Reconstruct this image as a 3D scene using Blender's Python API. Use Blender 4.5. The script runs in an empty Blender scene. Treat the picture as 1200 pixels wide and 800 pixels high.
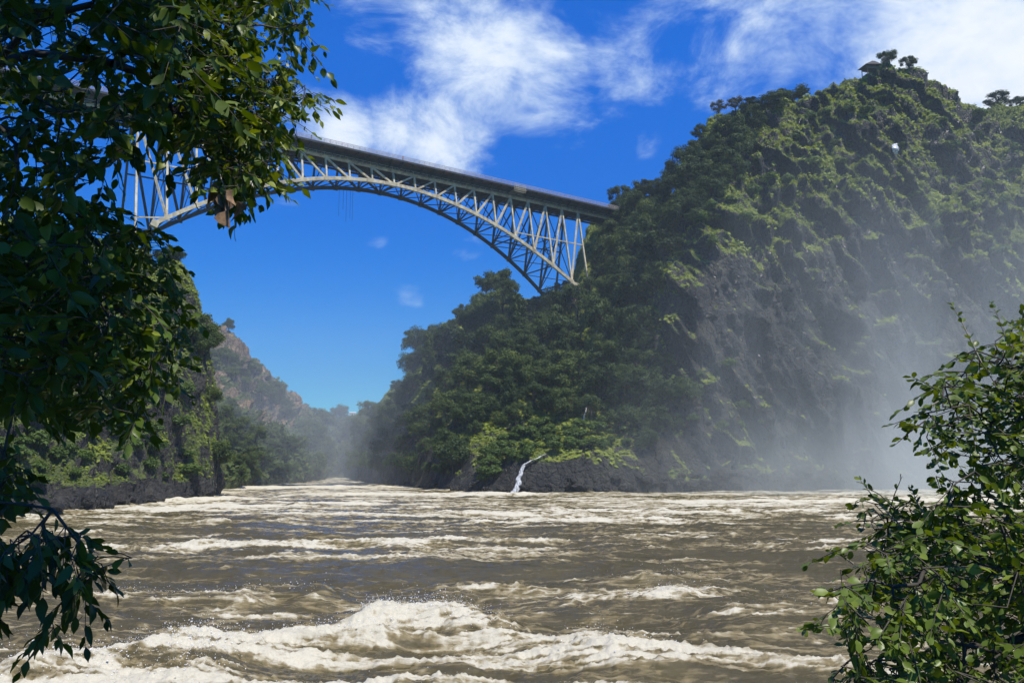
import bpy, bmesh, math, random
import numpy as np
from mathutils import Vector, Matrix
from mathutils.bvhtree import BVHTree

sc = bpy.context.scene
COL = sc.collection
rng = np.random.default_rng(11)
random.seed(5)

# ------------------------------------------------------------------ camera
CAM_H = 7.0
PITCH = math.atan(0.145)
cam = bpy.data.cameras.new("Camera")
cam.sensor_width = 36.0
cam.lens = 30.0
cam.clip_start = 0.05
cam.clip_end = 8000
camo = bpy.data.objects.new("Camera", cam)
camo.location = (0, 0, CAM_H)
camo.rotation_euler = (math.pi / 2 + PITCH, 0, 0)
COL.objects.link(camo)
sc.camera = camo

# ------------------------------------------------------------------ sun and sky
SUN_AZ = math.radians(-52)      # from behind the camera, to the right
SUN_EL = math.radians(64)
SUN = Vector((math.cos(SUN_AZ) * math.cos(SUN_EL), math.sin(SUN_AZ) * math.cos(SUN_EL), math.sin(SUN_EL)))
SKY_STRENGTH = 0.13
sun = bpy.data.lights.new("sun", 'SUN')
sun.energy = 4.8
sun.angle = math.radians(0.53)
sun.color = (1.0, 0.95, 0.86)
suno = bpy.data.objects.new("sun", sun)
suno.rotation_euler = (-SUN).to_track_quat('-Z', 'Y').to_euler()
suno.location = (60, -20, 120)
COL.objects.link(suno)

sc.view_settings.view_transform = 'Standard'
sc.view_settings.look = 'None'
sc.view_settings.gamma = 1.0
sc.view_settings.use_curve_mapping = False
sc.view_settings.exposure = 0.32
sc.cycles.use_denoising = True
sc.cycles.max_bounces = 6
sc.cycles.volume_bounces = 1
sc.cycles.transparent_max_bounces = 12
sc.cycles.volume_step_rate = 3.0
sc.cycles.volume_max_steps = 128


def ray(px, py):
    """direction of the line of sight through a point of the 1200x800 photograph"""
    c, s = math.cos(PITCH), math.sin(PITCH)
    x, u, f = px - 600.0, 400.0 - py, 1000.0
    return Vector((x, f * c - u * s, f * s + u * c))


def at(px, py, Y):
    r = ray(px, py)
    return Vector((r.x * Y / r.y, Y, CAM_H + r.z * Y / r.y))


def proj(P):
    c, s = math.cos(PITCH), math.sin(PITCH)
    x, y, z = P[..., 0], P[..., 1], P[..., 2] - CAM_H
    d = y * c + z * s
    u = -y * s + z * c
    return 600 + 1000 * x / d, 400 - 1000 * u / d


# ------------------------------------------------------------------ node helpers
def mat(name):
    m = bpy.data.materials.new(name)
    m.use_nodes = True
    nt = m.node_tree
    nt.nodes.clear()
    return m, nt, nt.nodes, nt.links


def N(nt, typ, **kw):
    n = nt.nodes.new(typ)
    for k, v in kw.items():
        if k in n.inputs.keys() if isinstance(k, str) else False:
            n.inputs[k].default_value = v
        else:
            setattr(n, k, v)
    return n


def math_n(nt, op, a, b=None, clamp=False):
    n = nt.nodes.new('ShaderNodeMath')
    n.operation = op
    n.use_clamp = clamp
    for i, v in enumerate((a, b)):
        if v is None:
            continue
        if isinstance(v, (int, float)):
            n.inputs[i].default_value = v
        else:
            nt.links.new(v, n.inputs[i])
    return n.outputs[0]


def maprange(nt, v, a, b, c=0.0, d=1.0, smooth=True):
    n = nt.nodes.new('ShaderNodeMapRange')
    n.interpolation_type = 'SMOOTHSTEP' if smooth else 'LINEAR'
    nt.links.new(v, n.inputs[0])
    for i, x in enumerate((a, b, c, d)):
        n.inputs[i + 1].default_value = x
    return n.outputs[0]


def mixc(nt, f, a, b):
    n = nt.nodes.new('ShaderNodeMix')
    n.data_type = 'RGBA'
    if isinstance(f, (int, float)):
        n.inputs[0].default_value = f
    else:
        nt.links.new(f, n.inputs[0])
    for i, v in ((6, a), (7, b)):
        if isinstance(v, tuple):
            n.inputs[i].default_value = (*v, 1)
        else:
            nt.links.new(v, n.inputs[i])
    return n.outputs[2]


def noise_n(nt, vec, scale, detail=4, rough=0.55, dist=0.0):
    n = nt.nodes.new('ShaderNodeTexNoise')
    n.inputs['Scale'].default_value = scale
    n.inputs['Detail'].default_value = detail
    n.inputs['Roughness'].default_value = rough
    n.inputs['Distortion'].default_value = dist
    if vec is not None:
        nt.links.new(vec, n.inputs['Vector'])
    return n.outputs[0]


def mapping(nt, vec, scale=(1, 1, 1), loc=(0, 0, 0), rot=(0, 0, 0)):
    n = nt.nodes.new('ShaderNodeMapping')
    n.inputs['Scale'].default_value = scale
    n.inputs['Location'].default_value = loc
    n.inputs['Rotation'].default_value = rot
    nt.links.new(vec, n.inputs['Vector'])
    return n.outputs[0]


def attr(nt, name):
    n = nt.nodes.new('ShaderNodeAttribute')
    n.attribute_name = name
    return n


# ------------------------------------------------------------------ world: Nishita sky with drifting clouds
def make_world():
    w = bpy.data.worlds.new("World")
    sc.world = w
    w.use_nodes = True
    nt = w.node_tree
    nt.nodes.clear()
    L = nt.links
    out = nt.nodes.new('ShaderNodeOutputWorld')
    bg = nt.nodes.new('ShaderNodeBackground')
    bg.inputs['Strength'].default_value = SKY_STRENGTH
    L.new(bg.outputs[0], out.inputs[0])
    sky = nt.nodes.new('ShaderNodeTexSky')
    sky.sky_type = 'NISHITA'
    sky.sun_disc = False
    sky.sun_elevation = SUN_EL
    sky.sun_rotation = math.atan2(SUN.x, SUN.y)
    sky.altitude = 900
    sky.air_density = 1.0
    sky.dust_density = 0.1
    sky.ozone_density = 3.0
    hs = nt.nodes.new('ShaderNodeHueSaturation')
    hs.inputs['Hue'].default_value = 0.512
    hs.inputs['Saturation'].default_value = 1.5
    hs.inputs['Value'].default_value = 1.0
    L.new(sky.outputs[0], hs.inputs['Color'])
    pol = nt.nodes.new('ShaderNodeMix'); pol.data_type = 'RGBA'; pol.blend_type = 'MULTIPLY'; pol.inputs[0].default_value = 1.0
    # deep polarised blue, strongest high up
    sz = nt.nodes.new('ShaderNodeSeparateXYZ')
    tc0 = nt.nodes.new('ShaderNodeTexCoord')
    L.new(tc0.outputs['Generated'], sz.inputs[0])
    L.new(mixc(nt, maprange(nt, sz.outputs[2], 0.10, 0.45, smooth=False), (.10, .56, .72), (.035, 1.06, 1.30)), pol.inputs[7])
    L.new(hs.outputs[0], pol.inputs[6])
    tc = nt.nodes.new('ShaderNodeTexCoord')
    nv = nt.nodes.new('ShaderNodeVectorMath')
    nv.operation = 'NORMALIZE'
    L.new(tc.outputs['Generated'], nv.inputs[0])
    D = nv.outputs[0]
    # where the clouds sit on the sky, as directions (x px of the photo only used to write them down)
    blobs = [(560, 60, .115, .9), (430, 60, .05, .5), (470, 150, .06, .75), (520, 165, .075, .75), (640, 90, .09, .65),
             (400, 150, .05, .75), (350, 130, .05, .5), (760, 60, .11, .56), (900, 40, .13, .55), (1030, 60, .12, .55), (1160, 60, .16, .95),
             (1260, 110, .16, .9), (760, 170, .03, .5), (436, 284, .022, .40), (448, 287, .02, .36), (480, 358, .035, .42), (545, 300, .035, .36),
             (370, 385, .025, .40), (340, 245, .04, .36), (700, 20, .06, .4), (820, -60, .2, .5), (500, -120, .2, .5)]
    acc = None
    for (px, py, r, a) in blobs:
        d = ray(px, py).normalized()
        dist = nt.nodes.new('ShaderNodeVectorMath')
        dist.operation = 'DISTANCE'
        L.new(D, dist.inputs[0])
        dist.inputs[1].default_value = d
        v = maprange(nt, dist.outputs['Value'], 0.0, r * 1.7, a, 0.0)
        acc = v if acc is None else math_n(nt, 'MAXIMUM', acc, math_n(nt, 'ADD', v, math_n(nt, 'MULTIPLY', acc, 0.25)))
    mp = mapping(nt, D, (1.0, 1.0, 1.7), rot=(0, math.radians(-14), 0))
    n1 = noise_n(nt, mp, 8.0, 12, 0.66, 0.45)
    n2 = noise_n(nt, mp, 26.0, 6, 0.6, 0.3)
    t = math_n(nt, 'ADD', math_n(nt, 'MULTIPLY', n1, 1.45), math_n(nt, 'MULTIPLY', n2, 0.22))
    t = math_n(nt, 'ADD', math_n(nt, 'SUBTRACT', t, 0.98), math_n(nt, 'MULTIPLY', acc, 1.05))
    m = maprange(nt, t, 0.24, 0.84, 0, 0.96)
    m = math_n(nt, 'MULTIPLY', m, maprange(nt, acc, 0.02, 0.2))
    cc = mixc(nt, maprange(nt, t, 0.4, 1.1), (3.4, 4.5, 6.1), (5.9, 6.2, 6.6))
    L.new(mixc(nt, m, pol.outputs[2], cc), bg.inputs[0])


make_world()


# ------------------------------------------------------------------ numpy noise
def _h(ix, iy, iz, seed):
    h = (ix.astype(np.uint32) * np.uint32(374761393) + iy.astype(np.uint32) * np.uint32(668265263)
         + iz.astype(np.uint32) * np.uint32(2147483647) + np.uint32((seed * 974711) & 0xffffffff))
    h ^= h >> np.uint32(13)
    h *= np.uint32(1274126177)
    h ^= h >> np.uint32(16)
    h *= np.uint32(2246822519)
    h ^= h >> np.uint32(15)
    return h.astype(np.float64) / 4294967295.0


def vnoise(x, y, z=None, seed=0):
    """value noise in -1..1"""
    x = np.asarray(x, float); y = np.asarray(y, float)
    if z is None:
        ix, iy = np.floor(x), np.floor(y)
        fx, fy = x - ix, y - iy
        fx = fx * fx * fx * (fx * (fx * 6 - 15) + 10); fy = fy * fy * fy * (fy * (fy * 6 - 15) + 10)
        ix = ix.astype(np.int64); iy = iy.astype(np.int64); iz = np.zeros_like(ix) + seed * 17
        a = _h(ix, iy, iz, seed); b = _h(ix + 1, iy, iz, seed); c = _h(ix, iy + 1, iz, seed); d = _h(ix + 1, iy + 1, iz, seed)
        return 2 * ((a * (1 - fx) + b * fx) * (1 - fy) + (c * (1 - fx) + d * fx) * fy) - 1
    z = np.asarray(z, float)
    iz = np.floor(z); fz = z - iz; fz = fz * fz * (3 - 2 * fz)
    ix, iy = np.floor(x), np.floor(y)
    fx, fy = x - ix, y - iy
    fx = fx * fx * (3 - 2 * fx); fy = fy * fy * (3 - 2 * fy)
    ix = ix.astype(np.int64); iy = iy.astype(np.int64); iz = iz.astype(np.int64)
    r = 0
    for k, wz in ((0, 1 - fz), (1, fz)):
        a = _h(ix, iy, iz + k, seed); b = _h(ix + 1, iy, iz + k, seed)
        c = _h(ix, iy + 1, iz + k, seed); d = _h(ix + 1, iy + 1, iz + k, seed)
        r = r + wz * ((a * (1 - fx) + b * fx) * (1 - fy) + (c * (1 - fx) + d * fx) * fy)
    return 2 * r - 1


def fbm(x, y, z=None, oct=5, seed=0, gain=0.5, ridged=False):
    s, a, t = 0.0, 1.0, 0.0
    c, sn = math.cos(0.6), math.sin(0.6)
    for o in range(oct):
        v = vnoise(x, y, z, seed + o * 7)
        if ridged:
            v = 1 - 2 * np.abs(v)
        s = s + a * v
        t += a
        a *= gain
        x, y = (c * x - sn * y) * 2.03 + 13.7, (sn * x + c * y) * 2.03 + 5.1
        if z is not None:
            z = z * 2.03 + 3.3
    return s / t


def sstep(a, b, x):
    t = np.clip((x - a) / (b - a), 0, 1)
    return t * t * (3 - 2 * t)


# ------------------------------------------------------------------ object helpers
def new_mesh(name, V, F, attrs=None, smooth=False):
    """V (n,3) array, F (m,k) int array or list of faces"""
    me = bpy.data.meshes.new(name)
    V = np.asarray(V, np.float32)
    if isinstance(F, np.ndarray):
        m, k = F.shape
        me.vertices.add(len(V))
        me.vertices.foreach_set('co', V.ravel())
        me.loops.add(m * k)
        me.loops.foreach_set('vertex_index', F.astype(np.int32).ravel())
        me.polygons.add(m)
        me.polygons.foreach_set('loop_start', np.arange(0, m * k, k, dtype=np.int32))
        me.polygons.foreach_set('loop_total', np.full(m, k, dtype=np.int32))
        me.update(calc_edges=True)
    else:
        me.from_pydata([tuple(v) for v in V], [], F)
        me.update()
    for nm, arr in (attrs or {}).items():
        a = me.attributes.new(nm, 'FLOAT', 'POINT')
        a.data.foreach_set('value', np.asarray(arr, np.float32))
    if smooth:
        me.polygons.foreach_set('use_smooth', np.ones(len(me.polygons), dtype=bool))
    return me


def link(name, me, material=None, parent=None):
    o = bpy.data.objects.new(name, me)
    COL.objects.link(o)
    if material is not None:
        me.materials.clear()
        me.materials.append(material)
    if parent is not None:
        o.parent = parent
    return o


def tag(o, label=None, cat=None, group=None, kind=None):
    if label: o['label'] = label
    if cat: o['category'] = cat
    if group: o['group'] = group
    if kind: o['kind'] = kind
    return o


def empty(name, loc, rz=0.0):
    o = bpy.data.objects.new(name, None)
    o.empty_display_size = 0.5
    o.location = loc
    o.rotation_euler = (0, 0, rz)
    COL.objects.link(o)
    return o


def copy_tree(o, parent=None):
    c = o.copy()
    COL.objects.link(c)
    c.parent = parent
    for ch in list(o.children):
        copy_tree(ch, c)
    return c


class MB:
    """collects bars, boxes and tubes for one mesh"""
    def __init__(self):
        self.V, self.F, self.n = [], [], 0

    def add(self, V, F):
        self.V.append(np.asarray(V, float))
        self.F += [tuple(i + self.n for i in f) for f in F]
        self.n += len(V)

    def bar(self, a, b, w, h=None, up=(0, 0, 1)):
        h = h or w
        a, b, up = Vector(a), Vector(b), Vector(up)
        d = (b - a).normalized()
        s = d.cross(up)
        if s.length < 1e-4:
            s = d.cross(Vector((1, 0, 0)))
        s.normalize()
        t = s.cross(d)
        V = []
        for p in (a, b):
            for (i, j) in ((-1, -1), (1, -1), (1, 1), (-1, 1)):
                V.append(p + s * (i * w / 2) + t * (j * h / 2))
        self.add(V, [(0, 1, 2, 3), (7, 6, 5, 4), (0, 4, 5, 1), (1, 5, 6, 2), (2, 6, 7, 3), (3, 7, 4, 0)])

    def tube(self, pts, radii, k=6, cap=True):
        pts = [Vector(p) for p in pts]
        n = len(pts)
        V, F = [], []
        for i, p in enumerate(pts):
            d = (pts[min(i + 1, n - 1)] - pts[max(i - 1, 0)])
            d = d.normalized() if d.length > 1e-9 else Vector((0, 0, 1))
            s = d.cross(Vector((0.31, 0.17, 0.93))).normalized()
            t = s.cross(d)
            r = radii[i] if hasattr(radii, '__len__') else radii
            for j in range(k):
                a = 2 * math.pi * j / k
                V.append(p + (s * math.cos(a) + t * math.sin(a)) * r)
        for i in range(n - 1):
            for j in range(k):
                q = (j + 1) % k
                F.append((i * k + j, i * k + q, (i + 1) * k + q, (i + 1) * k + j))
        if cap:
            F.append(tuple(range(k))[::-1])
            F.append(tuple((n - 1) * k + j for j in range(k)))
        self.add(V, F)

    def build(self, name, material, parent=None, smooth=False):
        V = np.concatenate(self.V)
        if parent is not None:
            V = V - np.array(parent.matrix_world.translation if parent.parent is None else parent['origin'])
        me = new_mesh(name, V, self.F, smooth=smooth)
        return link(name, me, material, parent)


# ------------------------------------------------------------------ materials
def principled(nt, L, rough=0.6, spec=0.5):
    out = nt.nodes.new('ShaderNodeOutputMaterial')
    b = nt.nodes.new('ShaderNodeBsdfPrincipled')
    b.inputs['Roughness'].default_value = rough
    b.inputs['Specular IOR Level'].default_value = spec
    L.new(b.outputs[0], out.inputs[0])
    return b, out


def bump(nt, L, h, bsdf, strength=0.5, dist=0.3):
    n = nt.nodes.new('ShaderNodeBump')
    n.inputs['Strength'].default_value = strength
    n.inputs['Distance'].default_value = dist
    L.new(h, n.inputs['Height'])
    L.new(n.outputs[0], bsdf.inputs['Normal'])


def rock_material(name, dark, light, warm, moss_a, moss_b, wet=0.6):
    m, nt, nodes, L = mat(name)
    b, out = principled(nt, L)
    pos = nt.nodes.new('ShaderNodeNewGeometry').outputs['Position']
    col = mapping(nt, pos, (1, 1, 0.22))
    n1 = noise_n(nt, col, 0.22, 8, 0.62, 0.4)
    n2 = noise_n(nt, pos, 0.9, 8, 0.65)
    n3 = noise_n(nt, col, 0.05, 4, 0.5)
    v = nt.nodes.new('ShaderNodeTexVoronoi')
    v.feature = 'DISTANCE_TO_EDGE'
    v.inputs['Scale'].default_value = 0.45
    wp = nt.nodes.new('ShaderNodeVectorMath'); wp.operation = 'MULTIPLY_ADD'
    nw = nt.nodes.new('ShaderNodeTexNoise'); nw.inputs['Scale'].default_value = .35; nw.inputs['Detail'].default_value = 6
    L.new(pos, nw.inputs['Vector']); L.new(nw.outputs['Color'], wp.inputs[0]); wp.inputs[1].default_value = (3.5, 3.5, 3.5); L.new(pos, wp.inputs[2])
    L.new(mapping(nt, wp.outputs[0], (1, 1, 0.33)), v.inputs['Vector'])
    crack = maprange(nt, v.outputs['Distance'], 0.0, 0.14)
    c = mixc(nt, maprange(nt, n1, 0.36, 0.66), dark, light)
    c = mixc(nt, maprange(nt, n3, 0.5, 0.68, 0, 0.7), c, warm)
    c = mixc(nt, maprange(nt, n2, 0.3, 0.7, 0.45, 0.0), c, (0.02, 0.019, 0.017))
    c = mixc(nt, math_n(nt, 'SUBTRACT', 0.45, math_n(nt, 'MULTIPLY', crack, 0.45)), c, (0.012, 0.012, 0.011))
    moss = attr(nt, 'moss').outputs['Fac']
    mm = maprange(nt, math_n(nt, 'ADD', moss, math_n(nt, 'MULTIPLY', math_n(nt, 'SUBTRACT', n2, 0.5), 1.1)), 0.3, 0.62)
    n4 = noise_n(nt, pos, 0.16, 5, 0.6)
    n5 = noise_n(nt, pos, 2.3, 4, 0.6)
    mc = mixc(nt, maprange(nt, math_n(nt, 'ADD', math_n(nt, 'MULTIPLY', n4, 0.6), math_n(nt, 'MULTIPLY', n5, 0.4)), 0.38, 0.62), moss_a, moss_b)
    c = mixc(nt, mm, c, mc)
    L.new(c, b.inputs['Base Color'])
    w = noise_n(nt, mapping(nt, pos, (1, 1, 0.5), (7, 3, 1)), 0.6, 5, 0.7)
    rr = maprange(nt, w, 0.5, 0.62, 0.7, 0.7 - wet)
    n = nt.nodes.new('ShaderNodeMix')
    L.new(mm, n.inputs[0]); L.new(rr, n.inputs[2]); n.inputs[3].default_value = 0.85
    L.new(n.outputs[0], b.inputs['Roughness'])
    hh = math_n(nt, 'ADD', math_n(nt, 'MULTIPLY', n2, 1.0), math_n(nt, 'MULTIPLY', crack, 0.35))
    hh = math_n(nt, 'ADD', hh, math_n(nt, 'MULTIPLY', n5, 0.4))
    bump(nt, L, hh, b, 1.0, 1.5)
    return m


def leaf_material(name, ca, cb, trans=0.3, rough=0.5, spec=0.4, yellow=(0.16, 0.17, 0.03), ymix=0.3):
    """tint attribute 0..1 per leaf gives each leaf its own green"""
    m, nt, nodes, L = mat(name)
    out = nt.nodes.new('ShaderNodeOutputMaterial')
    b = nt.nodes.new('ShaderNodeBsdfPrincipled')
    b.inputs['Roughness'].default_value = rough
    b.inputs['Specular IOR Level'].default_value = spec
    t = attr(nt, 'tint').outputs['Fac']
    oi = nt.nodes.new('ShaderNodeObjectInfo').outputs['Random']
    tt = math_n(nt, 'ADD', math_n(nt, 'MULTIPLY', t, 0.6), math_n(nt, 'MULTIPLY', oi, 0.45))
    c = mixc(nt, tt, ca, cb)
    c = mixc(nt, maprange(nt, t, 0.86, 1.0, 0, ymix), c, yellow)
    L.new(c, b.inputs['Base Color'])
    tr = nt.nodes.new('ShaderNodeBsdfTranslucent')
    hs = nt.nodes.new('ShaderNodeHueSaturation')
    hs.inputs['Hue'].default_value = 0.485
    hs.inputs['Saturation'].default_value = 1.15
    hs.inputs['Value'].default_value = 1.5
    L.new(c, hs.inputs['Color'])
    L.new(hs.outputs[0], tr.inputs['Color'])
    mx = nt.nodes.new('ShaderNodeMixShader')
    mx.inputs[0].default_value = trans
    L.new(b.outputs[0], mx.inputs[1]); L.new(tr.outputs[0], mx.inputs[2])
    L.new(mx.outputs[0], out.inputs[0])
    return m


def plain(name, color, rough=0.6, metal=0.0, var=0.25, scale=3.0, spec=0.5, rust=0.0):
    m, nt, nodes, L = mat(name)
    b, out = principled(nt, L, rough, spec)
    pos = nt.nodes.new('ShaderNodeNewGeometry').outputs['Position']
    n = noise_n(nt, pos, scale, 5, 0.6)
    d = tuple(c * (1 - var) for c in color)
    e = tuple(min(1, c * (1 + var)) for c in color)
    c = mixc(nt, maprange(nt, n, 0.35, 0.65), d, e)
    if rust:
        rn = noise_n(nt, mapping(nt, pos, (1, 1, .35)), .55, 7, .7)
        c = mixc(nt, maprange(nt, rn, .50, .68, 0, rust), c, (.13, .065, .03))
    L.new(c, b.inputs['Base Color'])
    b.inputs['Metallic'].default_value = metal
    bump(nt, L, noise_n(nt, pos, scale * 6, 4), b, 0.25, 0.02)
    return m


M = {}
M['basalt'] = rock_material('basalt_cliff', (0.009, 0.009, 0.007), (0.052, 0.049, 0.036), (0.044, 0.036, 0.022),
                            (0.045, 0.078, 0.006), (0.25, 0.28, 0.03), 0.45)
M['basalt_left'] = rock_material('basalt_left_bank', (0.012, 0.012, 0.010), (0.06, 0.054, 0.042), (0.045, 0.036, 0.022),
                                 (0.04, 0.06, 0.012), (0.14, 0.17, 0.03), 0.5)
M['redrock'] = rock_material('weathered_red_cliff', (0.16, 0.105, 0.06), (0.40, 0.27, 0.16), (0.52, 0.26, 0.09),
                             (0.04, 0.06, 0.015), (0.10, 0.12, 0.03), 0.1)
M['forest_floor'] = rock_material('forest_slope', (0.02, 0.019, 0.016), (0.06, 0.055, 0.045), (0.05, 0.042, 0.03),
                                  (0.02, 0.034, 0.01), (0.05, 0.07, 0.018), 0.2)
M['bark'] = plain('bark', (0.06, 0.05, 0.036), 0.85, var=0.35, scale=5)
M['pale_bark'] = plain('pale_bark', (0.30, 0.26, 0.20), 0.8, var=0.3, scale=9)
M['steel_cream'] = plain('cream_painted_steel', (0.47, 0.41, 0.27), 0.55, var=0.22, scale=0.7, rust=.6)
M['steel_shade'] = plain('shade_dark_steel', (0.036, 0.043, 0.043), 0.7, var=0.3, scale=0.7, spec=.25, rust=.4)  # darkened steel: shade under the deck and between trusses is in the colour
M['steel_rail'] = plain('weathered_railing', (0.36, 0.31, 0.30), 0.5, var=0.15, scale=1.5)
M['deck'] = plain('deck_planks', (0.06, 0.058, 0.055), 0.8, var=0.2, scale=1.0)
M['tree_leaf'] = leaf_material('forest_leaves', (0.016, 0.036, 0.010), (0.065, 0.10, 0.022), 0.22, 0.6, 0.25)
M['far_leaf'] = leaf_material('far_slope_leaves', (0.032, 0.06, 0.014), (0.11, 0.145, 0.035), 0.22, 0.7, 0.2)  # lighter dry-season greens, with sunlit haze put into the colour
M['dry_leaf'] = leaf_material('thin_brown_leaves', (0.035, 0.036, 0.014), (0.09, 0.085, 0.035), 0.2, 0.7, 0.2)
M['shrub_leaf'] = leaf_material('shrub_leaves', (0.030, 0.062, 0.009), (0.10, 0.155, 0.026), 0.28, 0.6, 0.25)
M['fern'] = leaf_material('fern_cover', (0.030, 0.058, 0.004), (0.24, 0.29, 0.032), 0.28, 0.65, 0.25)
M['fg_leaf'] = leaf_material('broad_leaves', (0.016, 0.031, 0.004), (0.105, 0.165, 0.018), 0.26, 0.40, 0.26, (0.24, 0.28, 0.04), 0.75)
M['bush_leaf'] = leaf_material('round_leaves', (0.030, 0.055, 0.008), (0.15, 0.21, 0.03), 0.28, 0.38, 0.3, (0.22, 0.27, 0.04), 0.7)
M['dead_leaf'] = plain('dead_leaf', (0.24, 0.14, 0.07), 0.7, var=0.35, scale=40)
M['thatch'] = plain('dark_roof', (0.05, 0.045, 0.04), 0.85)
M['timber'] = plain('weathered_timber', (0.12, 0.09, 0.06), 0.8)
M['whitewash'] = plain('whitewash', (0.55, 0.54, 0.52), 0.7, var=0.05)


# ------------------------------------------------------------------ gorge walls
def catmull(P, n):
    """P (k, ..., 3) -> n samples along axis 0"""
    P = np.asarray(P, float)
    k = len(P)
    t = np.linspace(0, k - 1, n)
    i = np.clip(np.floor(t).astype(int), 0, k - 2)
    f = (t - i).reshape((-1,) + (1,) * (P.ndim - 1))
    p0, p1, p2, p3 = P[np.clip(i - 1, 0, k - 1)], P[i], P[i + 1], P[np.clip(i + 2, 0, k - 1)]
    return 0.5 * (2 * p1 + (p2 - p0) * f + (2 * p0 - 5 * p1 + 4 * p2 - p3) * f ** 2 + (3 * p1 - p0 - 3 * p2 + p3) * f ** 3)


def sheet(cols, nu, nv, flute, fine, ledge, skew=0.0, seed=0, back=140.0, flute_scale=0.075, ramp=None):
    """a cliff: every column runs from under the water to the brow and back over the plateau"""
    K = 26
    grid = []
    for c in cols:
        pts = [np.array(at(*p)) for p in c]
        b = pts[0].copy(); b[2] = -4.0; b[1] -= 1.0
        top = pts[-1]
        r = np.array([top[0], top[1], 0.0]); r /= np.linalg.norm(r)
        e1 = top + r * 18 + np.array([0, 0, 1.5]); e2 = top + r * back + np.array([0, 0, 2.0])
        pts = np.array([b] + pts + [e1])
        l = np.r_[0, np.cumsum(np.linalg.norm(np.diff(pts, axis=0), axis=1))]
        tt = np.linspace(0, l[-1], K)
        q = np.stack([np.interp(tt, l, pts[:, i]) for i in range(3)], 1)
        grid.append(np.vstack([q, e2]))
    G = np.array(grid)                       # (cols, K+1, 3)
    G = catmull(G, nu)
    plate = G[:, -1:, :]
    G = catmull(np.swapaxes(G[:, :-1, :], 0, 1), nv)   # (nv, nu, 3)
    dv = np.gradient(G, axis=0); du = np.gradient(G, axis=1)
    nn = np.cross(du, dv)
    for _ in range(6):
        nn[1:-1] = (nn[:-2] + nn[1:-1] * 2 + nn[2:]) / 4
        nn[:, 1:-1] = (nn[:, :-2] + nn[:, 1:-1] * 2 + nn[:, 2:]) / 4
    nn /= np.linalg.norm(nn, axis=2, keepdims=True) + 1e-9
    x, y, z = G[..., 0], G[..., 1], G[..., 2]
    xs = x + skew * z + 5 * vnoise(x * .03, z * .03, y * .03, seed + 40)
    fs = flute_scale
    fl = fbm(xs * fs, y * fs, z * fs * .22, 4, seed, 0.5, True)
    fi = fbm(x * .28, y * .28, z * .16, 5, seed + 3, 0.55)
    col = 1 - 2 * np.abs(vnoise(xs * .33, y * .33, z * .03, seed + 9))
    col2 = 1 - 2 * np.abs(vnoise(xs * .85 + 2 * vnoise(x * .1, z * .02, y * .1, seed + 51), y * .85, z * .07, seed + 19))
    led = -fbm(x * .06, y * .06, z * .17, 4, seed + 5, .55, True)
    q = 2.5 * fbm(xs * fs * .55, y * fs * .55, z * fs * .27, 4, seed + 25, .5) + .9 * vnoise(xs * .2, y * .2, z * .11, seed + 27)
    qf = np.floor(q); blk = qf + sstep(.30, .62, q - qf)
    edge = np.ones_like(z)
    if ramp is not None:
        edge = ramp(x, y, z)
    big = 1 - 2 * np.abs(vnoise(xs * fs * .42, y * fs * .42, z * fs * .07, seed + 15))
    brow = 1 - .6 * np.linspace(0, 1, nv)[:, None] ** 14
    disp = brow * edge * (flute * .9 * big + flute * .55 * fl + flute * .85 * blk + fine * fi + .50 * flute * col + .55 * col2 - ledge * led)
    disp *= sstep(-4, 3, z) * .7 + .3
    G = G + nn * disp[..., None]
    G = np.concatenate([G, np.swapaxes(plate, 0, 1)], 0)
    nv += 1
    idx = np.arange(nu * nv).reshape(nv, nu)
    F = np.stack([idx[:-1, :-1], idx[:-1, 1:], idx[1:, 1:], idx[1:, :-1]], -1).reshape(-1, 4)
    V = G.reshape(-1, 3)
    dv = np.gradient(G, axis=0); du = np.gradient(G, axis=1)
    n2 = np.cross(du, dv); n2 /= np.linalg.norm(n2, axis=2, keepdims=True) + 1e-9
    return V, F, n2.reshape(-1, 3), (nv, nu)


def moss_of(V, n, bias, seed, wz=1.3, low=4.0):
    v = bias + wz * (n[:, 2] - 0.35) + 0.55 * fbm(V[:, 0] * .05, V[:, 1] * .05, V[:, 2] * .05, 4, seed)
    v = v - 1.5 * (1 - sstep(low * .4, low, V[:, 2]))
    return np.clip(v, 0, 1)


TERRAIN = []


def terrain(name, V, F, moss, material, label=None):
    me = new_mesh(name, V, F, {'moss': moss}, smooth=True)
    o = link(name, me, material)
    tag(o, kind='structure')
    TERRAIN.append((V, F))
    return o


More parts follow.
